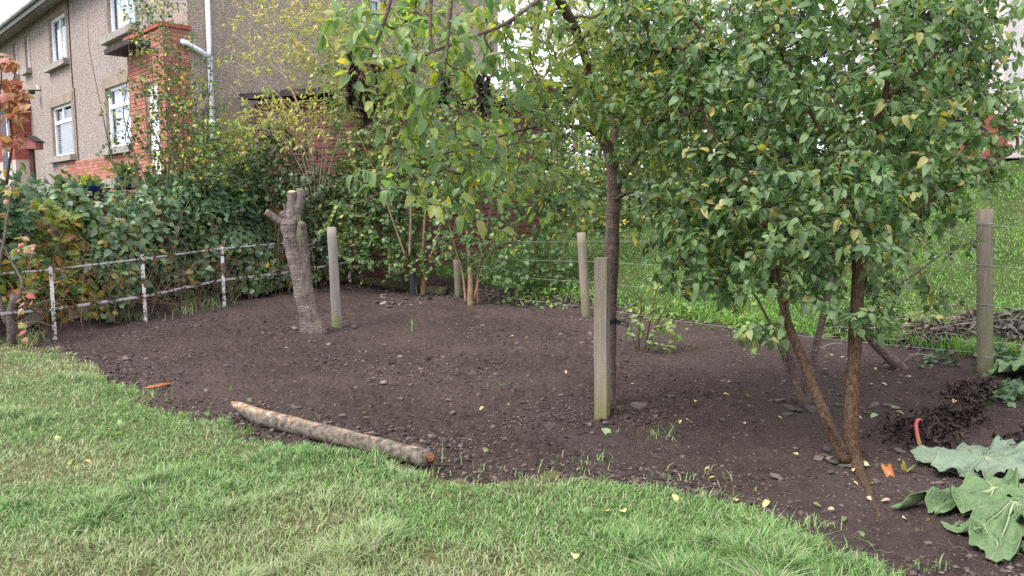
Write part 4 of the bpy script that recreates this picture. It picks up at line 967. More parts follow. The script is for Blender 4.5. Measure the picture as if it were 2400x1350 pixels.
def stump():
    b = G(735, 782); Y = b[1]; o = thing('tree_stump', 'sawn off cherry stump with cut limbs leaning left in the bed', 'stump', tuple(b))
    k = Y / 1800
    tr = pathpx([(742, 800, Y, 36 * k), (736, 780, Y, 30 * k), (724, 735, Y, 25 * k), (710, 680, Y, 22 * k), (698, 630, Y, 20 * k), (689, 580, Y, 20 * k), (682, 545, Y, 21 * k), (678, 520, Y, 22 * k), (684, 503, Y, 16 * k)], .04)
    mb = MB(); mb.tube(tr[:, :3], tr[:, 3], 22, True, .26, 2); mb.build('trunk', M_BARK_STUMP, o, True)
    r2 = pathpx([(752, 790, Y - .05, 20 * k), (735, 740, Y - .03, 16 * k), (722, 680, Y - .02, 13 * k), (712, 610, Y, 14 * k), (706, 560, Y, 14 * k), (704, 535, Y, 16 * k), (707, 524, Y, 12 * k)], .04)
    mb = MB(); mb.tube(r2[:, :3], r2[:, 3], 14, True, .2, 3); mb.build('trunk_rib', bark_mat('ridged bark', (.06, .048, .042, 1), (.28, .225, .19, 1), 46, (1, 1, .3)), o, True)
    def limb(pts, cut=True, nm='cut_limb'):
        q = pathpx(pts, .025); mb = MB(); mb.tube(q[:, :3], q[:, 3], 14, True, .10, 5); l = mb.build(nm, M_BARK_STUMP, o, True)
        if cut: d = unit(q[-1, :3] - q[-3, :3]); mb = MB(); mb.tube([q[-1, :3] - d * .004, q[-1, :3] + d * .004], q[-1, 3] * .86, 14); mb.build('cut_face', M_CUT, l)
    limb([(681, 528, Y, 17 * k), (684, 500, Y, 14 * k), (685, 472, Y, 11 * k), (684, 449, Y - .03, 9.5 * k)])
    limb([(687, 522, Y + .03, 15 * k), (696, 497, Y + .02, 13 * k), (702, 470, Y + .03, 12.5 * k), (707, 445, Y + .05, 12.5 * k)])
    limb([(672, 524, Y, 11 * k), (655, 518, Y, 9 * k), (638, 506, Y - .02, 8 * k), (623, 496, Y - .04, 8 * k)])
    limb([(676, 520, Y - .03, 9 * k), (668, 508, Y - .05, 8 * k), (657, 498, Y - .06, 6 * k)], False, 'knot')
    limb([(672, 512, Y, 5 * k), (668, 495, Y, 3.5 * k), (667, 478, Y, 3 * k)], False, 'dead_spur')
    for a, c, r in ((672, 556, 5), (688, 555, 4), (707, 527, 9)):
        p = at(a, c, Y - 24 * k if a < 700 else Y - .11); mb = MB(); mb.tube([p, p - [0, .02, 0]], r * k, 10, True, .2, a); mb.build('knot', M_BARK_STUMP, o, True)
    rg = np.random.default_rng(9)
    for j in range(3):
        x0 = 697 + j * 3; q = pathpx([(x0, 505, Y - .1, .003), (x0 + 3, 530, Y - .13, .003), (x0 - 2, 555, Y - .14, .003), (x0 + 4, 580 - j * 9, Y - .14, .002)], .03); mb = MB(); mb.tube(q[:, :3], q[:, 3], 4); mb.build('ivy_strand', flat('ivy strand', (.16, .19, .06), .7, .2, .3, 8, 0), o)
stump()
def wire_fence():
    f = thing('wire_fence', 'line of old posts and slack wires dividing the two gardens', 'fence', tuple(G(1375, 740)))
    specs = [(2308, 874, 490, 2308, .070, M_POSTG), (1374, 742, 545, 1362, .065, M_POSTF), (1075, 694, 608, 1070, .06, M_POSTF), (930, 662, 520, 925, .075, M_POSTF)]
    posts = []
    for a, b, t, pt, r, m in specs:
        p = G(a, b); q = at(pt, t, p[1]); s = np.linspace(-.1, 1, 9)[:, None]; P = p + (q - p) * s; mb = MB(); mb.tube(P, r * (1.03 - .06 * s[:, 0]), 14, True, .05, a); mb.build('post', m, f, True); posts.append((p, q, r))
    p, q, r = posts[0]
    for fr in (.10, .42, .66, .90, .91):
        c = p + (q - p) * fr; th = np.linspace(0, 6.3, 20); ring = np.stack([c[0] + (r + .004) * np.cos(th), c[1] + (r + .004) * np.sin(th), c[2] + .008 * np.sin(th * .5)], 1); mb = MB(); mb.tube(ring, .0026, 4, False); mb.build('wire_tie', M_WIRE, f)
    far = p + (p - posts[1][0]) * .45; farq = far + [0, 0, q[2] - p[2]]
    for fr in (.12, .42, .66, .9):
        for (P1, Q1), (P2, Q2), sag in (((p, q), (posts[1][0], posts[1][1]), .05), ((posts[1][0], posts[1][1]), (posts[2][0], posts[2][1] + [0, 0, .45]), .03), ((p, q), (far, farq), .02)):
            a = P1 + (Q1 - P1) * fr; b = P2 + (Q2 - P2) * fr; s = np.linspace(0, 1, 14)[:, None]; L = a + (b - a) * s; L[:, 2] -= sag * 4 * (s * (1 - s))[:, 0]; mb = MB(); mb.tube(L, .0022, 4, False); mb.build('wire', M_WIRE, f)
wire_fence()
def metal_post():
    b = G(968, 690); t = at(957, 400, b[1]); o = thing('metal_post', 'grey steel post among the back shrubs', 'post', tuple(b)); mb = MB(); ax = np.eye(3); mb.tube([b - [0, 0, .1], t], .055, 8); mb.build('shaft', flat('grey steel', (.15, .165, .19), .6, .3, .2, 4, 0), o, True)
metal_post()
def low_timber():
    a, b = at(832, 662, 14.0), at(1045, 700, 12.7); a[2] = H(a[0], a[1]) + .08; b[2] = H(b[0], b[1]) + .06
    o = thing('mossy_log', 'old mossy round timber lying under the back shrubs', 'log', tuple(a)); s = np.linspace(0, 1, 20)[:, None]; mb = MB(); mb.tube(a + (b - a) * s, .085, 12, True, .12, 4); mb.build('log', bark_mat('mossy wood', (.03, .030, .018, 1), (.11, .10, .06, 1), 9, (1, 1, 1), None, (.07, .085, .03)), o, True)
    a = at(160, 782, 9.9); b = at(322, 752, 10.9); a[2] = H(a[0], a[1]) + .10; b[2] = H(b[0], b[1]) + .10
    o = thing('old_plank', 'grey rotting plank lying below the railing', 'plank', tuple(a)); d = unit(b - a); ax = np.stack([d, unit(np.cross(ZU, d)), ZU]); mb = MB(); mb.box((a + b) / 2, np.linalg.norm(b - a), .05, .13, ax); mb.build('board', M_OLDWOOD, o)
    a = at(20, 800, 9.1); b = at(115, 783, 9.8); a[2] = H(a[0], a[1]) + .06; b[2] = H(b[0], b[1]) + .06
    o = thing('old_plank', 'short dark plank half buried by the cut maple stem', 'plank', tuple(a)); d = unit(b - a); ax = np.stack([d, unit(np.cross(ZU, d)), ZU]); mb = MB(); mb.box((a + b) / 2, np.linalg.norm(b - a), .04, .12, ax); mb.build('board', M_OLDWOOD, o)
    a = G(338, 918); b = G(408, 905); a[2] += .03; b[2] += .03; o = thing('wood_splinter', 'orange splinter of wood on the soil by the lawn edge', 'splinter', tuple(a)); mb = MB(); mb.tube(a + (b - a) * np.linspace(0, 1, 6)[:, None], np.array([.004, .016, .02, .018, .012, .004]), 5, True, .3, 2); mb.build('chip', flat('orange wood', (.42, .17, .08), .9, .1, .35, 20, .3), o)
low_timber()

# ================================================================== TREES AND SHRUBS
# --- plum tree behind the square stake
bT = G(1427, 946); Yt = bT[1]
tr = pathpx([(1425, 965, Yt, .068), (1426, 940, Yt, .060), (1427, 860, Yt, .056), (1428, 760, Yt, .058), (1430, 650, Yt, .060), (1434, 560, Yt, .058), (1438, 470, Yt, .056), (1438, 400, Yt, .054), (1432, 355, Yt, .052), (1412, 325, Yt - .05, .044), (1392, 290, Yt - .1, .034), (1385, 220, Yt - .25, .027), (1372, 130, Yt - .45, .03), (1350, 70, Yt - .7, .034), (1300, -20, Yt - 1.1, .036), (1250, -140, Yt - 1.5, .02)], .06)
p2 = pathpx([(1440, 450, Yt, .040), (1452, 425, Yt - .02, .030), (1468, 400, Yt - .05, .028), (1490, 375, Yt - .1, .026), (1530, 320, Yt - .2, .022), (1590, 210, Yt - .2, .022), (1650, 100, Yt - .3, .02), (1720, 20, Yt - .3, .012)], .06)
p3 = pathpx([(1432, 360, Yt, .045), (1443, 320, Yt + .05, .032), (1440, 270, Yt + .1, .028), (1420, 180, Yt + .1, .022), (1450, 60, Yt, .016), (1440, -60, Yt, .01)], .06)
p4 = pathpx([(1405, 318, Yt - .06, .024), (1370, 297, Yt - .15, .017), (1330, 296, Yt - .3, .014), (1275, 292, Yt - .5, .011), (1200, 310, Yt - .9, .009), (1080, 350, Yt - 1.3, .007), (930, 390, Yt - 1.6, .005)], .06)
p5 = pathpx([(1440, 470, Yt - .03, .022), (1462, 452, Yt - .06, .013), (1486, 451, Yt - .08, .009)], .03)
p6 = pathpx([(1250, -140, Yt - 1.5, .018), (1120, -150, Yt - 1.8, .016), (1062, -60, Yt - 2.0, .013), (1055, 30, Yt - 2.0, .012), (1048, 110, Yt - 2.0, .009), (1040, 190, Yt - 2.0, .006)], .05)
p7 = pathpx([(1120, -150, Yt - 1.8, .014), (1020, -120, Yt - 1.8, .014), (1010, 0, Yt - 1.8, .011), (1006, 90, Yt - 1.8, .009), (1030, 165, Yt - 1.8, .006)], .05)
p8 = pathpx([(1120, -150, Yt - 1.8, .014), (930, -60, Yt - 1.9, .012), (900, 60, Yt - 1.9, .009), (860, 150, Yt - 1.9, .007), (825, 215, Yt - 1.9, .004)], .05)
p9 = pathpx([(1290, -20, Yt - 1.1, .016), (1180, 60, Yt - 1.5, .011), (1040, 110, Yt - 1.7, .008), (930, 160, Yt - 1.8, .005)], .05)
p10 = pathpx([(1250, 200, Yt - .8, .012), (1150, 290, Yt - 1.2, .009), (1060, 390, Yt - 1.5, .007), (930, 440, Yt - 1.7, .004), (810, 485, Yt - 1.8, .003)], .05)
p11 = pathpx([(1385, 230, Yt - .25, .018), (1250, 200, Yt - .8, .012)], .05)
bl = [(870, 100, Yt - 1.9, 130, 120, .3, 36), (1010, 120, Yt - 1.8, 130, 140, .35, 46), (1130, 190, Yt - 1.5, 110, 180, .4, 44), (900, 250, Yt - 1.8, 110, 60, .25, 9), (1030, 320, Yt - 1.6, 170, 80, .4, 36),
      (930, 430, Yt - 1.7, 130, 50, .3, 22), (1130, 430, Yt - 1.5, 130, 90, .4, 42), (1150, 545, Yt - 1.5, 60, 25, .2, 6), (1270, 180, Yt - .9, 130, 190, .5, 130), (1230, 360, Yt - 1.0, 110, 120, .4, 62), (1400, 150, Yt - .3, 120, 180, .5, 130),
      (1540, 170, Yt - .2, 140, 190, .5, 150), (1600, 350, Yt - .2, 110, 120, .4, 54), (1480, 320, Yt - .15, 70, 70, .25, 30), (1300, 10, Yt - 1.0, 420, 120, .6, 130), (1320, 490, Yt - .9, 80, 60, .3, 18), (1250, -150, Yt - 1.0, 450, 100, .8, 40), (1390, 190, Yt - .9, 90, 120, .15, 150), (1480, 130, Yt - .6, 110, 120, .2, 80), (1560, 260, Yt - .4, 100, 100, .2, 60)]
plum, tw1 = plant('plum_tree', 'plum tree with broad drooping leaves growing behind the square stake', 'tree', bT, [tr, p2, p3, p4, p5, p6, p7, p8, p9, p10, p11], bl, M_BARK_PLUM, M_TWIG, 'plum', M_LF_PLUM, lambda P: .050 + .020 * sstep(1360, 1120, proj(P)[0]), 101, sp=.044, last=.34, droop=.5, step=.08, bow=.12, free=.55, out=.7, tip=2, rt=.0027, sv=.4)
def dead_clump(root, px, py, Y, h, seed):
    rg = np.random.default_rng(seed); n = 44; c = at(px, py, Y); P = c + rg.normal(0, 1, (n, 3)) * [h * .10, h * .10, h * .25]; D = unit(rg.normal(0, .5, (n, 3)) + [0, 0, -1.0])
    VV = []; FF = []; o = 0; RR = []
    R = frames(D, rg.normal(0, 1, (n, 3)))
    for i in range(n):
        V, F = TPL['shrivel'][i % 2]; W = (V @ R[i]) * h * rg.uniform(.15, .34) + P[i] - np.array(wloc(root)); VV.append(W); FF.append(F + o); o += len(V); RR.append(np.full(len(V), rg.random()))
    ob = link('withered_clump', np_mesh('withered_clump', np.concatenate(VV), np.concatenate(FF), M_LF_DEAD, {'rnd': np.concatenate(RR)}), root); ob['kind'] = 'stuff'; ob['label'] = 'clump of shrivelled brown leaves and fruit'
for i, (a, b, h) in enumerate(((830, 185, .20), (855, 235, .20), (886, 168, .11), (1043, 195, .12), (1132, 215, .17), (1135, 250, .10), (822, 215, .10))): dead_clump(plum, a, b, Yt - 1.85, h, 200 + i)
# tie strap round trunk
def strap():
    c = at(1428, 752, Yt); o = thing('tree_tie', 'black rubber tree tie with buckle strapped round the plum trunk', 'strap', tuple(c)); th = np.linspace(0, 2 * math.pi, 21); V = []; F = []
    for z in (-.02, .02):
        for t in th[:-1]: V.append(c + [.064 * math.cos(t), .064 * math.sin(t), z + .006 * math.cos(t)])
    F = [(i, (i + 1) % 20, 20 + (i + 1) % 20, 20 + i) for i in range(20)]; mb = MB(); mb.add(V, F); ob = mb.build('band', M_BLACK, o); md = ob.modifiers.new('thick', 'SOLIDIFY'); md.thickness = .006
    a = c + [.055, -.045, .0]; d = unit(np.array([1, -.1, -.30])); ax = np.stack([d, unit(np.cross(ZU, d)), np.cross(d, unit(np.cross(ZU, d)))])
    for s, L, h in ((.015, .035, .034), (.09, .012, .034)): mb = MB(); mb.box(a + d * s, L, .012, h, ax); mb.build('buckle', M_BLACK, o)
    for v in (-.013, .013): mb = MB(); mb.box(a + d * .058 + ax[2] * v, .055, .010, .008, ax); mb.build('buckle_bar', M_BLACK, o)
strap()
# --- right-hand front plum
b2 = G(1992, 1086); Y2 = b2[1]
a1 = pathpx([(2000, 1100, Y2, .078), (1998, 1078, Y2, .060), (1994, 1020, Y2, .047), (1996, 950, Y2, .044), (2001, 860, Y2, .042), (2006, 760, Y2 + .02, .040), (2012, 660, Y2 + .05, .036), (2008, 590, Y2 + .08, .030), (1992, 500, Y2 + .12, .028), (1968, 430, Y2 + .18, .025), (1985, 340, Y2 + .25, .023), (2060, 270, Y2 + .3, .021), (2082, 210, Y2 + .3, .02), (2070, 120, Y2 + .3, .018), (2045, 0, Y2 + .3, .014), (2040, -130, Y2 + .3, .008)], .05)
a2 = pathpx([(1985, 1080, Y2 - .02, .05), (1965, 1045, Y2 - .02, .037), (1940, 990, Y2, .034), (1908, 910, Y2 + .05, .032), (1872, 820, Y2 + .1, .028), (1840, 740, Y2 + .15, .022), (1815, 640, Y2 + .15, .018), (1800, 530, Y2 + .1, .016), (1740, 420, Y2 + .1, .013), (1660, 300, Y2 + .2, .010), (1600, 120, Y2 + .3, .007)], .05)
a3 = pathpx([(1982, 1062, Y2 - .04, .024), (1958, 1015, Y2 - .06, .018), (1925, 968, Y2 - .07, .014)], .03)
a4 = pathpx([(2012, 660, Y2 + .05, .022), (2060, 600, Y2 + .1, .015), (2110, 540, Y2 + .1, .012), (2180, 470, Y2 + .1, .010), (2280, 420, Y2 + .1, .008), (2380, 350, Y2, .005)], .05)
a5 = pathpx([(1968, 430, Y2 + .18, .018), (1940, 330, Y2 + .1, .014), (1880, 230, Y2 + .1, .012), (1830, 100, Y2 + .1, .010), (1820, -60, Y2 + .1, .006)], .05)
a6 = pathpx([(1895, 610, Y2 + .1, .014), (1850, 575, Y2 + .05, .014), (1800, 528, Y2 + .1, .011), (1700, 480, Y2 + .1, .008)], .05)
a7 = pathpx([(2005, 600, Y2 + .08, .016), (1990, 540, Y2 - .15, .012), (2010, 480, Y2 - .3, .008)], .05)
a8 = pathpx([(2082, 230, Y2 + .3, .014), (2170, 150, Y2 + .3, .010), (2260, 60, Y2 + .3, .008), (2330, -40, Y2 + .3, .005)], .05)
rt_ = pathpx([(2005, 1088, Y2 - .02, .05), (2020, 1112, Y2 - .1, .030), (2030, 1140, Y2 - .25, .021), (2046, 1165, Y2 - .4, .016), (2052, 1190, Y2 - .47, .013), (2064, 1215, Y2 - .55, .008)], .04)
rt_[:, :2] = np.array([G(*p)[:2] for p in np.stack([np.interp(np.linspace(0, 1, len(rt_)), [0, .25, .5, .75, 1], [2005, 2021, 2036, 2050, 2063]), np.interp(np.linspace(0, 1, len(rt_)), [0, .25, .5, .75, 1], [1088, 1115, 1150, 1182, 1212])], 1)])
for q in rt_: q[2] = float(soil_z(q[0], q[1])[0]) + q[3] * .9 - .016
paths2 = [a1, a2, a3, a4, a5, a6, a7, a8, rt_]
bl2 = [(1900, 200, Y2 + .3, 290, 280, .55, 420), (1720, 330, Y2 + .4, 180, 250, .45, 230), (1740, 520, Y2 + .3, 180, 130, .4, 190), (1960, 480, Y2 - .1, 190, 150, .35, 230), (1610, 470, Y2 + .4, 130, 210, .35, 120), (1620, 200, Y2 + .4, 140, 200, .4, 110), (2120, 330, Y2 + .3, 170, 230, .5, 230), (2320, 60, Y2 + .3, 100, 130, .3, 70), (2370, 250, Y2 + .2, 60, 120, .3, 34), (2300, 420, Y2 + .2, 80, 40, .2, 24), (1500, 250, Y2 + .6, 110, 200, .3, 110), (1480, 30, Y2 + .6, 120, 90, .3, 60), (1900, 620, Y2 + .05, 170, 80, .3, 90),
       (1690, 650, Y2 + .35, 120, 70, .3, 60), (1790, 790, Y2 + .05, 70, 50, .15, 16), (2050, 740, Y2, 80, 50, .25, 34), (2240, 180, Y2 + .4, 110, 200, .4, 90), (2330, 330, Y2 + .3, 80, 130, .3, 34), (1950, 700, Y2 - .05, 70, 50, .2, 24), (2180, 470, Y2 + .2, 110, 60, .3, 36), (2000, 0, Y2 + .2, 400, 120, .5, 160), (2060, 560, Y2 - .1, 80, 90, .3, 40)]
plant('plum_tree', 'dense dark green plum bush with yellow leaves on two front trunks', 'tree', b2, paths2, bl2, M_BARK_BROWN, M_TWIGD, 'mid', M_LF_RIGHT, .043, 102, sp=.023, last=.34, droop=.35, step=.08, bow=.1, free=.45, out=.95, tip=4, rt=.0021, sv=.45)
# --- rear plum trunks
b3 = G(1878, 946); Y3 = b3[1]
r1 = pathpx([(1885, 955, Y3, .055), (1872, 930, Y3, .040), (1858, 870, Y3, .036), (1848, 800, Y3, .034), (1838, 700, Y3, .03), (1850, 580, Y3, .025), (1830, 450, Y3 + .1, .02), (1760, 300, Y3 + .2, .015), (1740, 100, Y3 + .2, .01)], .06)
r2 = pathpx([(1890, 950, Y3, .045), (1898, 880, Y3, .03), (1915, 800, Y3, .028), (1940, 700, Y3, .026), (1960, 560, Y3 + .1, .02), (2000, 400, Y3 + .2, .015), (2060, 200, Y3 + .2, .01)], .06)
r3 = pathpx([(1870, 935, Y3, .022), (1845, 860, Y3, .016), (1815, 780, Y3, .013), (1770, 690, Y3, .009), (1650, 560, Y3, .006)], .06)
bl3 = [(1640, 560, Y3 + .1, 140, 130, .4, 110), (1800, 500, Y3 + .2, 200, 200, .4, 150), (1560, 420, Y3 + .4, 110, 120, .4, 50), (1950, 400, Y3 + .3, 250, 250, .4, 190), (2150, 300, Y3 + .4, 160, 220, .4, 110), (2080, 600, Y3 + .2, 90, 120, .3, 50), (1750, 150, Y3 + .4, 200, 200, .4, 110)]
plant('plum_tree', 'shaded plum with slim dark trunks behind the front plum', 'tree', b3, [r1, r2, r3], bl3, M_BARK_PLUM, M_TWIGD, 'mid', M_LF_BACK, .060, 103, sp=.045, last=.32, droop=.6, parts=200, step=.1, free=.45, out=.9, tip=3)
# --- leaning rear stem, right
b4 = G(2108, 862); Y4 = b4[1]
l1 = pathpx([(2125, 872, Y4, .05), (2105, 858, Y4, .06), (2070, 825, Y4 - .05, .05), (2040, 795, Y4 - .1, .045), (2015, 750, Y4 - .2, .04), (2010, 650, Y4 - .3, .03), (2080, 500, Y4 - .2, .02), (2150, 380, Y4, .015), (2230, 200, Y4, .01)], .05)
l2 = pathpx([(2010, 690, Y4 - .3, .016), (2120, 660, Y4 - .4, .010), (2200, 600, Y4 - .5, .007), (2290, 560, Y4 - .6, .004)], .05)
l3 = pathpx([(2108, 864, Y4 - .02, .02), (2095, 878, Y4 - .12, .02), (2075, 882, Y4 - .2, .012)], .03)
bl4 = [(2250, 570, Y4 - .6, 60, 40, .2, 14), (2200, 690, Y4 - .4, 90, 40, .2, 8), (2180, 330, Y4, 150, 170, .4, 90), (2130, 480, Y4 - .1, 120, 80, .4, 50)]
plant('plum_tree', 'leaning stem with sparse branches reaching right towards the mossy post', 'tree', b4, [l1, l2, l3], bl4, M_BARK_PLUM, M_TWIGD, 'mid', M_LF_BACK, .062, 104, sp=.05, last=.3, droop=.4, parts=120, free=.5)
# --- low shoot by the wire fence
b5 = G(1508, 826); Y5 = b5[1]
sh = [pathpx([(1497, 830, Y5, .014), (1497, 790, Y5, .011), (1502, 740, Y5, .010), (1504, 690, Y5, .009)], .05), pathpx([(1510, 828, Y5, .013), (1520, 770, Y5, .010), (1532, 710, Y5, .008), (1545, 650, Y5, .005)], .05), pathpx([(1516, 830, Y5 + .05, .01), (1535, 770, Y5 + .05, .007), (1570, 700, Y5 + .05, .004)], .05), pathpx([(1495, 830, Y5, .009), (1485, 800, Y5, .006), (1480, 770, Y5, .004)], .05)]
plant('sapling', 'cut back sapling with light green shoots right of the square stake', 'shrub', b5, sh, [(1540, 680, Y5, 60, 45, .2, 24), (1520, 760, Y5 - .05, 45, 50, .2, 22), (1560, 790, Y5 - .1, 40, 30, .15, 12), (1485, 770, Y5, 20, 30, .1, 8)], M_BARK_BROWN, M_TWIGD, 'plum', M_LF_YOUNG, .065, 105, sp=.05, last=.2, droop=.3, parts=90, first='stem', more='stem', free=.2)

M_LF_SCREEN = leaf_mat('light screen leaf', [(0, g(.085, .16, .06)), (.5, g(.17, .25, .085)), (.82, g(.28, .34, .10)), (.93, g(.40, .40, .12)), (1, g(.48, .42, .14))], trans=.4)
# --- back hedge shrubs along the fence (snowberry)
def snow(px, py, Yoff, stems, blobs, label, seed, mat=M_LF_SNOW, size=.072, sp=.042, bark=M_STEM, twm=M_TWIG, parts=160, last=.42, kind='round', droop=.35, name='snowberry_bush'):
    b = G(px, py) if Yoff < 8 else at(px, py, Yoff); Yb = b[1] + Yoff if Yoff < 8 else Yoff; P = []
    if Yoff >= 8: b[2] = float(H(b[0], b[1]))
    for s in stems: P.append(pathpx([(x, y, Yb + d, r) for x, y, d, r in s], .08))
    B = [(x, y, Yb + d, rx, ry, dz, n) for x, y, d, rx, ry, dz, n in blobs]
    return plant(name, label, 'shrub', b, P, B, bark, twm, kind, mat, size, seed, sp=sp, last=last, droop=droop, parts=parts, first='stem', more='stem', free=.25, step=.11, bow=.15, out=.95, tip=2, rt=.0028)
snow(990, 690, 0, [[(992, 695, 0, .05), (994, 640, 0, .04), (985, 560, 0, .03), (1000, 460, 0, .02), (980, 380, 0, .012)], [(978, 692, 0, .02), (968, 640, 0, .016), (950, 560, 0, .013), (900, 480, 0, .01)], [(1000, 640, .1, .015), (1020, 560, .1, .012), (1050, 470, .1, .009)]],
     [(880, 520, -.1, 120, 110, .4, 420), (960, 610, -.2, 100, 50, .3, 110), (980, 450, .1, 120, 110, .4, 200), (870, 420, .2, 100, 80, .3, 160), (850, 590, -.2, 70, 50, .2, 70)], 'round leaved shrub with twin stems above the mossy log', 111)
snow(1105, 714, 0, [[(1103, 722, 0, .055), (1103, 660, 0, .045), (1100, 590, 0, .03), (1090, 500, 0, .02), (1110, 390, 0, .012)], [(1120, 715, .05, .03), (1118, 650, .05, .022), (1135, 560, .05, .016), (1160, 450, 0, .01)], [(1092, 712, 0, .022), (1085, 640, 0, .016), (1060, 560, 0, .012), (1040, 460, 0, .008)], [(1112, 700, -.05, .018), (1128, 630, -.05, .012), (1150, 590, -.05, .008)]],
     [(1110, 460, 0, 130, 120, .4, 260), (1160, 590, -.1, 100, 60, .3, 90), (1060, 570, 0, 60, 60, .3, 40), (1190, 640, -.2, 60, 40, .2, 50), (1130, 350, .2, 150, 90, .4, 200)], 'shrub with a thick clump of tan stems left of the leaning fence post', 112)
snow(1265, 690, .3, [[(1250, 700, 0, .012), (1255, 620, 0, .010), (1248, 500, 0, .008), (1260, 380, 0, .005)], [(1280, 695, 0, .012), (1285, 600, 0, .010), (1300, 480, 0, .007), (1290, 380, 0, .005)], [(1315, 690, 0, .01), (1310, 600, 0, .008), (1340, 500, 0, .005)]],
     [(1250, 610, -.2, 100, 70, .3, 130), (1300, 500, 0, 120, 110, .4, 230), (1280, 660, -.3, 80, 25, .2, 50), (1310, 390, .2, 140, 90, .4, 230)], 'thin stemmed green shrub between the leaning post and tan stems', 113)
snow(1520, 640, 3.0, [[(1500, 650, 0, .02), (1510, 560, 0, .016), (1500, 460, 0, .012), (1480, 340, 0, .008)], [(1560, 640, 0, .02), (1580, 540, 0, .016), (1600, 420, 0, .01)], [(1400, 640, 0, .015), (1390, 540, 0, .012), (1400, 420, 0, .008)]],
     [(1500, 400, 0, 150, 130, .5, 330), (1620, 440, .3, 110, 110, .4, 200), (1370, 420, 0, 120, 130, .5, 230), (1450, 520, 0, 120, 40, .4, 90), (1650, 540, .2, 90, 30, .3, 50)], 'yellowing shrub on the slope behind the plum trunk', 114, size=.075, sp=.07,
     mat=leaf_mat('yellowing leaf', [(0, g(.05, .10, .045)), (.5, g(.10, .17, .06)), (.72, g(.20, .25, .07)), (.8, g(.50, .46, .08)), (1, g(.60, .50, .10))], trans=.3))
snow(880, 640, .2, [[(870, 640, 0, .02), (880, 540, 0, .016), (900, 420, 0, .012), (880, 300, 0, .008)], [(930, 640, .3, .018), (940, 500, .3, .014), (960, 360, .3, .01)], [(1010, 640, .4, .016), (1015, 500, .4, .013), (1030, 330, .4, .008)]],
     [(830, 420, 0, 90, 80, .4, 190), (900, 340, .2, 110, 90, .4, 190), (1010, 330, .4, 110, 110, .4, 230), (950, 210, .3, 150, 80, .4, 220), (1100, 260, .6, 130, 100, .4, 230), (850, 130, .3, 90, 110, .4, 90), (960, 90, .4, 110, 90, .4, 110)], 'tall twiggy shrub in front of the shed', 115, M_LF_SCREEN, size=.06, twm=M_TWIGP)
snow(800, 560, 13.1, [[(800, 600, 0, .02), (795, 500, 0, .015), (780, 400, 0, .01), (770, 320, 0, .006)], [(850, 600, .1, .02), (860, 480, .1, .014), (850, 360, .1, .009), (870, 260, .1, .006)], [(930, 600, .2, .02), (940, 470, .2, .014), (960, 340, .2, .009), (950, 240, .2, .006)]],
     [(810, 480, 0, 80, 90, .4, 260), (890, 420, .1, 110, 110, .4, 300), (830, 330, .1, 80, 80, .3, 90), (980, 330, .2, 110, 110, .4, 200), (1060, 420, .2, 110, 90, .4, 160), (930, 250, .2, 110, 60, .3, 70)], 'airy light green shrub screening the shed wall', 117, M_LF_SCREEN, size=.066, sp=.05, twm=M_TWIGP)
snow(980, 600, 12.5, [[(960, 600, 0, .022), (965, 450, 0, .016), (940, 300, 0, .011), (900, 150, 0, .007), (880, 40, 0, .004)], [(990, 600, .1, .022), (1000, 440, .1, .015), (1020, 280, .1, .010), (1040, 120, .1, .006)], [(1010, 600, 0, .016), (1060, 440, 0, .011), (1110, 300, 0, .007)], [(950, 600, 0, .016), (890, 430, 0, .011), (830, 290, 0, .007), (800, 160, 0, .004)]],
     [(870, 260, 0, 110, 110, .4, 190), (980, 180, .1, 120, 130, .4, 230), (1090, 250, .1, 110, 120, .4, 230), (850, 90, .1, 110, 90, .3, 120), (1010, 50, .1, 130, 70, .3, 110), (960, 370, 0, 150, 70, .4, 170), (790, 200, 0, 60, 110, .3, 60)], 'tall loose yellow green shrub hiding the end of the shed', 118, M_LF_SCREEN, size=.062, sp=.052, twm=M_TWIGP, parts=300)
# --- rowan with berries behind
rw, tww = snow(1250, 560, 5.0, [[(1150, 560, 0, .06), (1140, 400, 0, .05), (1120, 250, 0, .04), (1080, 100, 0, .03), (1050, -50, 0, .02)], [(1140, 400, 0, .04), (1230, 250, 0, .03), (1330, 100, 0, .02), (1400, -40, 0, .012)], [(1600, 540, .5, .05), (1610, 350, .5, .04), (1600, 150, .5, .03), (1620, -40, .5, .02)]],
     [(1010, 70, 0, 130, 90, .6, 110), (1090, 40, 0, 60, 70, .6, 30), (1330, 60, .2, 130, 130, .6, 240), (1500, 90, .4, 140, 130, .6, 240), (1650, 130, .5, 130, 170, .6, 240), (1320, 250, .3, 110, 110, .5, 150), (1560, 320, .5, 170, 120, .5, 240)], 'rowan tree with red berries behind the plum crown', 116, M_LF_ROWAN, .10, .07, parts=0, kind='narrow', name='rowan_tree', last=.5)
rw['category'] = 'tree'
mb = MB(); rg = np.random.default_rng(17)
for (a, b) in ((1048, 25), (1075, 40), (1120, 25), (1105, 60), (1480, 12), (1620, 12), (1060, 10)):
    for k in range(14): p = at(a + rg.normal(0, 7), b + rg.normal(0, 6), 15.2 + rg.normal(0, .1)); mb.tube([p - [0, 0, .011], p, p + [0, 0, .011]], [.006, .013, .006], 6)
mb.build('berries', M_BERRY, rw, True, kind='stuff')
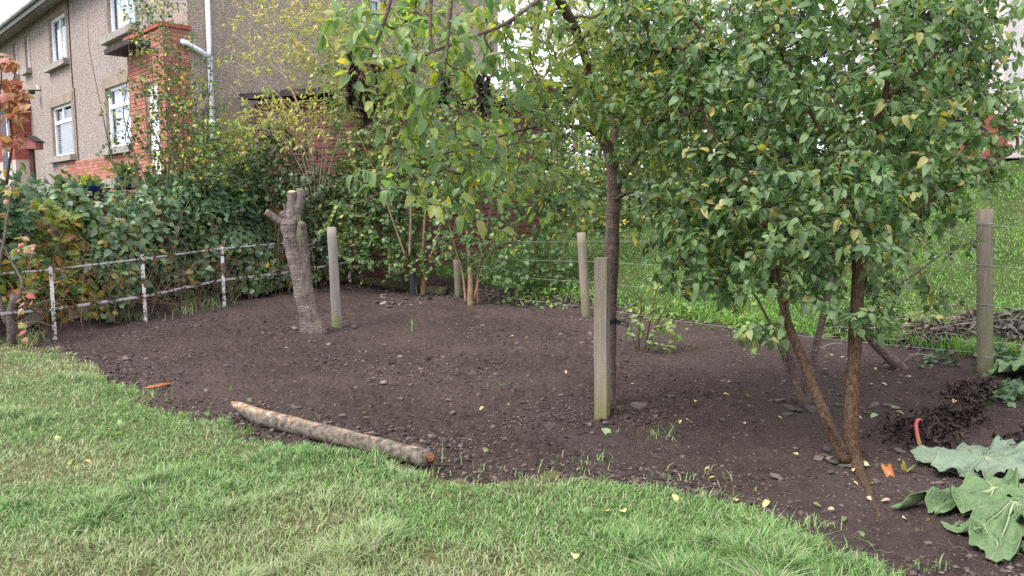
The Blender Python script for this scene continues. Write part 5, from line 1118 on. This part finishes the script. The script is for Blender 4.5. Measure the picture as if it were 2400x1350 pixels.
# --- near-black evergreens added as dark backing behind the plum crowns
for (a, b_, Yb, rx, ry, n, sd_, lab) in ((2190, 120, 15.5, 130, 190, 300, 121, 'dark evergreen added as backing behind the right plum'), (1830, 260, 15.0, 190, 280, 380, 122, 'dark evergreen added as backing behind the front plum'), (1540, 130, 19.5, 170, 190, 420, 123, 'dark evergreen added as backing between the two plum crowns')):
    p = at(a, 400, Yb); p[2] = float(H(p[0], p[1])); path = resample(np.array([[*p, .12], [*at(a, b_, Yb), .09], [*at(a, b_ - ry, Yb), .03]]), .2)
    plant('backing_evergreen', lab, 'tree', p, [path], [(a, b_, Yb, rx, ry, .9, n), (a, b_ + ry * .6, Yb, rx * 1.1, ry * .5, .9, n // 3)], M_BARK_PLUM, M_TWIGD, 'narrow', M_LF_CONI, .26, sd_, sp=.07, last=.9, droop=.3, parts=0, step=.2, free=.1, tip=4, out=1.2)

# --- leafy shrubs closing the view behind the plum crowns
for (a, b_, Yb, rx, ry, n, sd_, lab, mt_) in ((1400, 230, 18.2, 190, 190, 520, 124, 'tall leafy shrub far behind the plum trunk', M_LF_ROWAN), (1700, 300, 17.2, 190, 230, 520, 125, 'tall green shrub far behind the gap between the plum crowns', M_LF_SNOW), (1230, 300, 17.6, 120, 130, 260, 126, 'loose green shrub beside the white conservatory', M_LF_SNOW)):
    p = at(a, 420, Yb); p[2] = float(H(p[0], p[1])); path = resample(np.array([[*p, .07], [*at(a + 10, b_ + 40, Yb), .05], [*at(a - 10, b_ - ry * .8, Yb), .015]]), .2)
    plant('tall_shrub', lab, 'shrub', p, [path], [(a, b_, Yb, rx, ry, .8, n), (a, b_ + ry * .55, Yb, rx * 1.1, ry * .6, .8, n // 2)], M_STEM, M_TWIG, 'broad', mt_, .115, sd_, sp=.075, last=.7, droop=.3, parts=0, step=.18, free=.05, tip=3, out=1.0, first='stem')
# --- bramble thicket behind the railing
def railpt(s):
    P = np.array([[-7.2, 6.8], [-5.75, 9.3], [-5.15, 10.4], [-4.6, 11.8], [-3.85, 12.8], [-3.05, 13.8], [-2.3, 14.5]]); t = np.linspace(0, 1, len(P)); return np.stack([np.interp(s, t, P[:, 0]), np.interp(s, t, P[:, 1])], -1)
def thicket(name, label, s0, s1, top, n, seed, kind, mat, size, parts, low=.15, trip=True, lowfrac=.30, stems=95):
    rng = np.random.default_rng(seed); nl = np.array([-.909, .417])
    c = railpt((s0 + s1) / 2) + nl * .6; root = thing(name, label, 'shrub', (c[0], c[1], float(H(c[0], c[1]))))
    s = rng.uniform(s0, s1, n); base = railpt(s); zz = rng.random(n); zz = np.where(rng.random(n) < lowfrac, zz * .45, .32 + .68 * zz)
    hgt = top * (.72 + .5 * vnoise(s * 22, s * 0 + seed, 50) + .15 * (vnoise(s * 80, s * 0 + seed, 52) - .5)); z = low + (hgt - low) * zz
    dep = .20 + .55 * zz ** 1.4 + .55 * (vnoise(s * 26, z * 3.2, 51) - .35) + rng.exponential(.16, n)
    dep = np.where(zz > .93, dep + rng.random(n) * 1.3, dep)
    q = base + nl * dep[:, None]; g0 = H(base[:, 0], base[:, 1]); P = np.stack([q[:, 0], q[:, 1], np.maximum(g0 + z, H(q[:, 0], q[:, 1]) + .03)], 1)
    outv = np.stack([np.full(n, .75), np.full(n, -.62), .1 + .9 * zz], 1)
    if trip: P = np.repeat(P, 3, 0) + rng.normal(0, size * .55, (3 * n, 3)); outv = np.repeat(outv, 3, 0)
    m = len(P); D = unit(rng.normal(0, 1, (m, 3)) * .8 + [0.25, -.2, -.45]); Nn = unit(unit(outv) + rng.normal(0, .42, (m, 3)) + [0, 0, .35])
    foliage(root, P, D, Nn, size * rng.uniform(.65, 1.3, m), kind, mat, parts, rng=rng)
    mb = MB()
    for _ in range(stems):
        ss = rng.uniform(s0, s1); b = railpt(ss); d0 = rng.uniform(.08, .7); p = np.array([*(b + nl * d0), 0]); p[2] = H(p[0], p[1]); h = rng.uniform(.35, top * .95); l = rng.uniform(-.9, .9); o = rng.uniform(-.25, .35)
        al = unit(np.array([.4, .91, 0]) + rng.normal(0, .35, 3) * [1, 1, 0]); l = rng.normal(0, 1.0); h *= rng.uniform(.3, 1.0); pts = [p + al * l * f ** 1.5 + np.array([nl[0], nl[1], 0]) * (o * f) + [0, 0, h * math.sin(f * (1.7 + 1.3 * min(1, abs(l)))) + .05 * math.sin(9 * f + ss * 90)] for f in np.linspace(0, 1, 7)]; mb.tube(pts, rng.uniform(.002, .005), 3, False)
    mb.build('canes', flat('dry cane', (.19, .12, .085), .9, .1, .5, 9, 0), root, kind='stuff')
# dark bank behind leaves is the ground; brambles in clumps
thicket('bramble_bush', 'bramble bush with big green leaves behind the middle railing', .30, .50, 1.85, 2700, 131, 'broad', M_LF_BRAM, .105, 300)
thicket('bramble_bush', 'bramble bush behind the railing next to the sawn stump', .50, .72, 1.85, 2700, 132, 'broad', M_LF_BRAM, .10, 300)
thicket('bramble_bush', 'bramble patch in the back corner beyond the round post', .72, .95, 1.5, 1500, 133, 'broad', M_LF_BRAM, .095, 200)
thicket('sycamore_hedge', 'yellow green sycamore hedge with lobed leaves over the left railing', .06, .34, 1.65, 2300, 134, 'lobed', M_LF_MAPLE, .12, 300, trip=False, lowfrac=.35)
thicket('ivy_hedge', 'dark ivy hedge below the far porch', .02, .215, 2.05, 1500, 135, 'lobed', M_LF_IVY, .10, 150, low=.9, trip=False, lowfrac=.1, stems=30)

# --- cut maple stem at the left edge
b6 = G(22, 806); Y6 = b6[1]
ms = [pathpx([(20, 815, Y6, .055), (28, 780, Y6, .045), (22, 740, Y6, .045), (35, 700, Y6, .05), (32, 690, Y6, .04)], .04), pathpx([(15, 760, Y6, .03), (2, 720, Y6, .028), (-10, 660, Y6, .02), (10, 560, Y6, .015), (30, 430, Y6, .01)], .05), pathpx([(36, 720, Y6, .02), (55, 660, Y6, .014), (25, 610, Y6, .012), (0, 560, Y6, .01)], .05), pathpx([(40, 730, Y6 - .03, .012), (80, 715, Y6 - .1, .006), (120, 700, Y6 - .1, .003)], .04), pathpx([(40, 760, Y6 - .03, .008), (90, 752, Y6 - .1, .005), (125, 765, Y6 - .1, .003)], .04)]
plant('maple_shrub', 'hacked back maple stem with pink leaves at the left edge of the lawn', 'shrub', b6, ms, [(60, 700, Y6 - .1, 50, 20, .1, 5), (20, 480, Y6, 40, 80, .3, 6), (60, 580, Y6, 50, 50, .2, 5), (60, 780, Y6 - .1, 40, 20, .1, 4)], M_BARK_STUMP, M_TWIGP, 'lobed', leaf_mat('pink maple leaf', [(0, g(.42, .10, .12)), (.4, g(.46, .24, .20)), (.7, g(.22, .24, .06)), (1, g(.40, .36, .12))], trans=.3), .085, 136, sp=.12, last=.2, parts=60, first='stem', more='stem', free=.3)
# --- red maple sapling top left
b7 = at(20, 400, 9.6); b7[2] = float(H(b7[0], b7[1]))
rm = [pathpx([(15, 430, 9.6, .02), (30, 330, 9.6, .014), (20, 240, 9.6, .010), (40, 150, 9.6, .005)], .06), pathpx([(-20, 430, 9.6, .02), (-15, 300, 9.6, .014), (5, 180, 9.6, .008), (-5, 110, 9.6, .004)], .06)]
plant('red_maple', 'red and orange maple sapling in front of the far porch', 'tree', b7, rm, [(20, 235, 9.6, 45, 60, .3, 26), (10, 150, 9.6, 35, 35, .2, 10), (-60, 220, 9.6, 60, 100, .4, 20), (10, 320, 9.6, 40, 30, .2, 9)], M_BARK_BROWN, M_TWIG, 'lobed', M_LF_RED, .13, 137, sp=.09, last=.28, droop=.6, parts=120, first='trunk', more='stem', free=.3)
# --- tall twiggy shrub in front of the porch
def twiggy():
    b = at(400, 470, 12.4); b[2] = float(H(b[0], b[1])); rg = np.random.default_rng(8); st = []
    for bx, tx, ty, Y in ((300, 205, 20, 12.2), (330, 300, 60, 12.3), (370, 330, -40, 12.4), (385, 385, -60, 12.3), (400, 410, -30, 12.5), (420, 440, 20, 12.4), (440, 470, 130, 12.5), (460, 530, 60, 12.6), (480, 505, -20, 12.6), (350, 275, 180, 12.2), (450, 490, 220, 12.4), (410, 380, 100, 12.2), (375, 350, 90, 12.35)):
        k = rg.normal(0, 12, 3); st.append(pathpx([(bx, 480, Y, .014), (bx * .8 + tx * .2 + k[0], 480 * .75 + ty * .25, Y, .011), (bx * .5 + tx * .5 + k[1], 480 * .5 + ty * .5, Y, .008), (bx * .2 + tx * .8 + k[2], 480 * .2 + ty * .8, Y, .005), (tx, ty, Y, .0025)], .08))
    plant('twiggy_shrub', 'tall bare twigged shrub with tiny leaves in front of the brick porch', 'shrub', b, st, [(370, 130, 12.3, 75, 160, .3, 260), (410, 270, 12.4, 100, 130, .4, 480), (280, 300, 12.2, 60, 110, .3, 45), (480, 250, 12.5, 45, 150, .3, 90), (420, 370, 12.4, 140, 90, .4, 620), (335, 20, 12.4, 60, 60, .3, 60)], M_TWIG, M_TWIGD, 'small', M_LF_COTO, .060, 141, sp=.062, last=.45, droop=.1, parts=150, first='stem', more='stem', free=.15, step=.1, rt=.0025)
twiggy()
# --- honeysuckle with pale leaves in front of the gable
def honey():
    b = at(740, 470, 12.9); b[2] = float(H(b[0], b[1])); st = []
    for pts in (((740, 470), (730, 330), (690, 220), (640, 130), (590, 60), (560, 20)), ((745, 470), (760, 320), (760, 200), (740, 100), (700, 0)), ((735, 470), (700, 330), (640, 270), (580, 250), (540, 200)), ((750, 470), (800, 300), (830, 180), (820, 60), (790, -40)), ((740, 470), (720, 300), (670, 180), (600, 120), (545, 80)), ((745, 470), (690, 260), (620, 190), (560, 150)), ((750, 470), (780, 250), (740, 130), (660, 60), (620, -10)), ((735, 450), (660, 310), (600, 300), (560, 310))):
        m = len(pts); st.append(pathpx([(x, y, 12.9 - .25 * math.sin(i), (.009 - .0013 * i)) for i, (x, y) in enumerate(pts)], .08))
    plant('honeysuckle', 'arching honeysuckle with pale yellow leaves against the gable wall', 'shrub', b, st, [(620, 120, 12.8, 110, 120, .4, 70), (740, 80, 12.9, 100, 110, .4, 210), (700, 290, 12.7, 90, 70, .3, 120), (800, 180, 13, 80, 120, .3, 130), (620, 260, 12.7, 100, 50, .4, 60), (560, 320, 12.6, 60, 60, .3, 50), (720, 240, 12.8, 100, 50, .3, 40), (660, 10, 12.8, 120, 60, .3, 40)], M_TWIGP, M_TWIGP, 'narrow', M_LF_HONEY, .085, 142, sp=.10, last=.22, droop=-.1, parts=250, first='stem', more='stem', free=.2, step=.1, rt=.0026, tip=4, wob=.2)
honey()
snow(660, 480, 13.2, [[(640, 500, 0, .02), (650, 420, 0, .016), (640, 330, 0, .01), (620, 260, 0, .006)], [(690, 500, 0, .02), (690, 400, 0, .014), (660, 320, 0, .008)], [(720, 500, 0, .016), (730, 420, 0, .012), (710, 360, 0, .008)]],
     [(650, 400, 0, 90, 90, .4, 330), (720, 440, -.2, 100, 50, .4, 190), (645, 310, 0, 45, 50, .2, 50), (570, 430, 0, 110, 60, .3, 200), (760, 520, 0, 70, 90, .3, 200)], 'dark glossy shrub between the bank and the shed', 143, M_LF_IVY, .075, .05, kind='broad', parts=200, name='ivy_bush')
def bright():
    c = at(545, 345, 13.8); b = c.copy(); b[2] = float(H(b[0], b[1])); p = resample(np.array([[*b, .05], [*at(545, 370, 13.8), .04], [*at(545, 300, 13.8), .02]]), .1)
    plant('clipped_bush', 'bright green clipped bush against the foot of the gable', 'shrub', b, [p], [(530, 350, 13.8, 95, 75, .5, 420), (600, 400, 13.7, 90, 60, .5, 250)], M_STEM, M_TWIGD, 'small', M_LF_BRIGHT, .045, 144, sp=.03, last=.25, droop=.0, parts=0, first='stem', free=.1)
bright()

# ================================================================== RHUBARB, LITTER, FALLEN LEAVES
def rhub_mat(name, a, b, vein):
    m = Mat(name); v = m.attr('vein'); c = m.ramp(m.noise(9, 5, .65, m.co()), [(.3, a), (.7, b)]); c = m.mix(v, c, (*vein, 1))
    sp = m.noise(70, 2, .5, m.co()); c = m.mix(m.ramp(sp, [(.68, (0, 0, 0)), (.72, (.6, .6, .6))]), c, tuple(x * .5 for x in a))
    m.bump(m.math('ADD', m.noise(45, 4, .65, m.co()), m.math('MULTIPLY', v, -.6)), .8, .02); m.fin(c, .75, .2)
    tr = m.n('ShaderNodeBsdfTranslucent'); m.L.new(c, tr.inputs[0]); ms = m.n('ShaderNodeMixShader'); ms.inputs[0].default_value = .15; m.L.new(m.b.outputs[0], ms.inputs[1]); m.L.new(tr.outputs[0], ms.inputs[2]); m.L.new(ms.outputs[0], m.out.inputs[0]); return m.m
M_RH_PALE = rhub_mat('rhubarb leaf underside', (.17, .23, .165), (.25, .31, .225), (.31, .36, .24))
M_RH_GREEN = rhub_mat('rhubarb leaf', (.115, .19, .085), (.185, .265, .13), (.24, .31, .17))
M_STALK = flat('pale green stalk', (.27, .33, .17), .45, .4, .2, 6, .1)
def rhubarb(label, px, py, tx, ty, wid, mat, seed, lift=.05, wav=1.0, stalk=True, torn=0.0):
    """leaf joint at (px,py), tip at (tx,ty) on the ground; wid = half width relative to length"""
    a = G(px, py); b = G(tx, ty); L = float(np.linalg.norm((b - a)[:2])); d = unit((b - a) * [1, 1, 0]); nrm = np.array([-d[1], d[0], 0]); rg = np.random.default_rng(seed); ph = rg.uniform(0, 6, 6)
    root = thing('rhubarb_leaf', label, 'leaf', tuple(a)); nr, nt = 24, 160; ga = float(H(a[0], a[1]))
    veins = np.array([-1.75, -1.05, -.5, 0, .5, 1.05, 1.75])
    def surf(r, th):
        r = np.asarray(r, float); th = np.asarray(th, float)
        R = (.74 + .26 * np.cos(th * .5) ** 2) * (1 - .62 * np.clip((np.abs(th) - 2.35) / .79, 0, 1) ** 1.2)
        R = R * (1 + (.06 + torn) * np.sin(5 * th + ph[0]) + (.035 + torn * .6) * np.sin(8 * th + ph[1]) + .035 * np.sin(17 * th + ph[2]) + .022 * np.sin(41 * th + ph[3]))
        x = R * r * np.cos(th); y = R * r * np.sin(th) * wid * 1.45
        dv = np.min(np.abs(th[..., None] - veins), -1) * r
        z = lift + wav * (.060 * r * r * np.sin(3 * th + ph[3]) + .045 * r ** 2.5 * np.sin(8 * th + ph[4]) + .030 * r ** 3 * np.sin(19 * th + ph[1]) + .05 * (vnoise(x * 4 + 9, y * 4 + 9, seed) - .5) + .035 * (vnoise(x * 13, y * 13, seed) - .5)) - .022 * np.exp(-(dv / .05) ** 2) + .035 * (1 - r)
        W = a + d * (x * L)[..., None] + nrm * (y * L)[..., None]; g0 = H(W[..., 0], W[..., 1]) - ga
        W[..., 2] = a[2] + g0 + np.maximum(z, .014) * (L / .5) ** .3
        return W, dv, x, y
    rr, tt = np.meshgrid(np.linspace(0, 1, nr + 1), -math.pi + 2 * math.pi * np.arange(nt) / nt, indexing='ij')
    V, dv, x, y = surf(rr, tt); side = np.abs(np.sin((np.abs(y) * 1.0 + x * 1.4) * 22))
    A = np.clip(1.15 - dv / (.016 + .03 * (1 - rr)), 0, 1) + .30 * np.clip(1 - side * 4, 0, 1) * (rr > .12)
    F = [(i * nt + j, i * nt + (j + 1) % nt, (i + 1) * nt + (j + 1) % nt, (i + 1) * nt + j) for i in range(nr) for j in range(nt)]
    me = np_mesh('blade', V.reshape(-1, 3) - a, np.array(F), mat, {'vein': np.clip(A, 0, 1).ravel()}); bl_ = link('blade', me, root); md = bl_.modifiers.new('thick', 'SOLIDIFY'); md.thickness = .002
    for v in veins:
        q = surf(np.linspace(.01, .86, 9), np.full(9, v))[0] + [0, 0, .004]; mb = MB(); mb.tube(q, np.linspace(.0085 if v == 0 else .006, .0012, 9), 6, False); mb.build('vein', M_STALK, root, True)
    if stalk: mb = MB(); z0 = float(surf(np.array([.01]), np.array([0.0]))[0][0][2] - a[2]); q = [a + d * s_ + [0, 0, z0 * f + .008] for s_, f in ((.03, 1), (-.05, .8), (-.12, .5), (-.18, .2))]; mb.tube(q, [.010, .012, .014, .013], 8); mb.build('stalk', M_STALK, root, True)
rhubarb('large pale rhubarb leaf lying underside up below the dark heap', 2318, 1114, 2152, 1068, .36, M_RH_PALE, 5, .03, .55)
rhubarb('pale half leaf of rhubarb overlapping the large pale leaf', 2305, 1104, 2372, 1056, .32, M_RH_PALE, 6, .045, .6, False)
rhubarb('limp green rhubarb leaf curled towards the left', 2330, 1166, 2140, 1206, .18, M_RH_GREEN, 7, .03, .8, True, .09)
rhubarb('large limp green rhubarb leaf hanging at the bottom right', 2378, 1200, 2330, 1305, .26, M_RH_GREEN, 8, .03, .8, True, .10)
rhubarb('torn green rhubarb leaf nearest the lawn', 2335, 1280, 2215, 1236, .18, M_RH_GREEN, 9, .02, .8, False, .14)
rhubarb('broad rhubarb leaf at the foot of the mossy post', 2440, 880, 2335, 888, .45, M_RH_GREEN, 10, .09, 1.0)
rhubarb('crumpled rhubarb leaf at the right edge of the picture', 2440, 1190, 2388, 1240, .30, M_RH_GREEN, 12, .03, .8, False, .1)
def red_stalk():
    q = np.array([[*G(2158, 1045), .0]]); p0 = G(2156, 1050); Y = p0[1]; o = thing('rhubarb_stalk', 'red and yellow rhubarb stalk arching out of the dark heap', 'stalk', tuple(p0))
    pts = pathpx([(2156, 1045, Y, .013), (2150, 1020, Y, .013), (2146, 995, Y + .02, .012), (2150, 983, Y + .06, .012), (2160, 985, Y + .12, .010)], .02); m = Mat('rhubarb red'); sx = m.n('ShaderNodeSeparateXYZ'); m.L.new(m.co(), sx.inputs[0]); mr = m.n('ShaderNodeMapRange'); mr.inputs[1].default_value = .0; mr.inputs[2].default_value = .16; m.L.new(sx.outputs[2], mr.inputs[0])
    mb = MB(); mb.tube(pts[:, :3], pts[:, 3], 10); mb.build('stem', m.fin(m.ramp(mr.outputs[0], [(.1, (.42, .33, .14)), (.5, (.40, .15, .08)), (.85, (.36, .07, .07))]), .4, .4), o, True)
red_stalk()
def heap(name, label, spots, n, mat, kind, size, seed, hh, cat='leaves'):
    rg = np.random.default_rng(seed); P = []
    for a, b, rx, ry, w in spots:
        for _ in range(int(n * w)):
            u, v = rg.normal(0, .5, 2); p = G(a + u * rx, b + v * ry); p[2] += abs(rg.normal(0, 1)) * hh * math.exp(-(u * u + v * v) * 1.5) + .01; P.append(p)
    P = np.array(P); m = len(P); VV = []; FF = []; o = 0; RR = []; R = frames(unit(rg.normal(0, 1, (m, 3)) * [1, 1, .6]), rg.normal(0, .7, (m, 3)) + [0, -.2, 1])
    for i in range(m):
        V, F = TPL[kind][i % len(TPL[kind])]; VV.append((V @ R[i]) * size * rg.uniform(.5, 1.4) + P[i]); FF.append(F + o); o += len(V); RR.append(np.full(len(V), rg.random()))
    tag(link(name, np_mesh(name, np.concatenate(VV), np.concatenate(FF), mat, {'rnd': np.concatenate(RR)})), label, cat, kind='stuff')
heap('dead_leaf_heap', 'dark heap of rotting rhubarb leaves behind the pale leaf', [(2165, 1015, 80, 32, .42), (2235, 985, 70, 25, .2), (2285, 925, 70, 25, .28), (2390, 1060, 50, 40, .1)], 1500, M_LF_DEAD, 'shrivel', .045, 301, .045)
heap('leaf_litter', 'grey dead leaves and cut stems heaped along the wire fence', [(2180, 790, 110, 30, .3), (2280, 770, 60, 25, .2), (2370, 780, 60, 40, .35), (2030, 780, 90, 25, .15)], 1100, M_LF_LITTER, 'shrivel', .075, 302, .06)
heap('ivy_litter', 'dark trailing ivy at the foot of the mossy post', [(2340, 850, 60, 30, .4), (2370, 930, 40, 25, .3), (2200, 850, 40, 15, .1), (2080, 760, 90, 15, .3)], 330, M_LF_IVY, 'small', .07, 303, .08)
heap('back_litter', 'brown leaf litter under the back shrubs', [(900, 660, 120, 30, .4), (1150, 690, 160, 20, .3), (1350, 710, 150, 20, .3)], 700, M_LF_LITTER, 'shrivel', .06, 304, .02)
heap('fence_weeds', 'low green weeds along the foot of the wire fence', [(1270, 705, 110, 15, .3), (1560, 740, 120, 22, .3), (1750, 765, 120, 20, .25), (2100, 760, 120, 15, .15)], 900, M_LF_YOUNG, 'round', .055, 305, .10, 'weeds')
heap('lawn_clover', 'weeds and torn rhubarb scraps scattered through the lawn', [(200, 1000, 330, 200, .45), (600, 1150, 500, 200, .3), (1500, 1250, 500, 90, .25)], 260, M_LF_YOUNG, 'broad', .04, 306, .045, 'weeds')
mbs = MB(); rgs = np.random.default_rng(310)
for i in range(70):
    p = G(rgs.uniform(1900, 2290), rgs.normal(790, 22)); th = rgs.normal(0, .5); L = rgs.uniform(.2, .7); q = p + [0, 0, rgs.uniform(.02, .14)]; d = np.array([math.cos(th), math.sin(th), rgs.uniform(-.2, .3)]); mbs.tube([q, q + d * L * .5 + [0, 0, .02], q + d * L], rgs.uniform(.002, .004), 4, False)
tag(mbs.build('cut_stems', M_TWIGP, kind='stuff'), 'dry cut stems lying along the wire fence', 'stems')
FL = {}
def fallen(px, py, size, mat, label, group, kind='plum', on=None):
    p = G(px, py); lawn = lawn_d(p[:1], p[1:2])[0] > 10; z = H(p[0], p[1]) + (.05 if lawn else 0.0); z = max(z, float(soil_z(p[0], p[1])[0])) + .012
    o = link('fallen_leaf', leaf_mesh(kind, random.randrange(len(TPL[kind])), mat), None, (p[0], p[1], z)); o.scale = (size,) * 3; o.rotation_euler = (random.uniform(-.4, .4), random.uniform(-.3, .3), random.uniform(0, 6.28)); tag(o, label, 'leaf', group)
for a, b, s, m, l in ((1412, 1008, .10, M_LF_PALE, 'bright green leaf at the foot of the square stake'), (2340, 1100, .08, M_LF_PALE, 'pale round leaf beside the pale rhubarb') if False else (2037, 1096, .08, M_LF_PALE, 'pale round leaf lying by the front plum root'), (1203, 790, .10, M_LF_PALE, 'pale leaf alone on the soil in the middle of the bed'), (2078, 1100, .13, leaf_mat('orange wilted leaf', [(0, g(.36, .125, .035)), (1, g(.32, .10, .04))], trans=.1, back=(.34, .13, .05, 1)), 'long orange wilted leaf right of the front plum root'), (2125, 1112, .12, M_LF_YOUNG, 'green and yellow leaf tip beside the orange leaf'),
                      (1655, 1305, .08, M_LF_YEL, 'yellow leaf upright in the grass at the bottom centre right'), (890, 840, .06, M_LF_PALE, 'pale cream leaf on the soil left of centre')):
    fallen(a, b, s, m, l, None, 'shrivel' if 'orange' in l else 'broad')
rf = np.random.default_rng(77)
for (a, b) in ((1465, 1228), (1755, 1250), (1345, 1330), (1795, 1325), (1780, 1345), (1860, 1335), (135, 1042), (200, 1103), (8, 1235), (1425, 1225), (1690, 1235), (1725, 1180), (1575, 1185)): fallen(a, b, .055, M_LF_YEL, 'yellow leaf on the lawn ' + ('far left' if a < 300 else 'near the bottom edge' if b > 1300 else 'just below the soil edge'), 'yellow leaves on the lawn', 'broad')
for nn, ax_, bx_, ay_, by_, lo_, hi_, mt_, kd_, word in ((34, 1560, 2120, 800, 1200, .03, .055, M_LF_YEL, 'plum', 'yellow leaf'), (13, 250, 1500, 740, 1080, .025, .05, M_LF_YEL, 'plum', 'yellow leaf'), (13, 250, 1500, 740, 1080, .025, .05, M_LF_TAN, 'plum', 'dry tan leaf'), (18, 1500, 2300, 820, 1250, .03, .055, M_LF_TAN, 'broad', 'dry tan leaf'), (16, 1900, 2300, 830, 1000, .04, .07, M_LF_PALE, 'broad', 'pale green leaf')):
    for i in range(nn):
        a = rf.uniform(ax_, bx_); b = rf.uniform(ay_, by_); p = G(a, b)
        if lawn_d(p[:1], p[1:2])[0] > -12: continue
        fallen(a, b, rf.uniform(lo_, hi_), mt_, word + ' fallen on soil ' + where(a, b), 'leaves fallen on the soil', kd_)
print('objects', len(bpy.data.objects), 'tris', sum(len(o.data.loop_triangles) if o.data.loop_triangles else sum(p.loop_total - 2 for p in o.data.polygons) for o in bpy.data.objects if o.type == 'MESH' and o.data.users == 1))
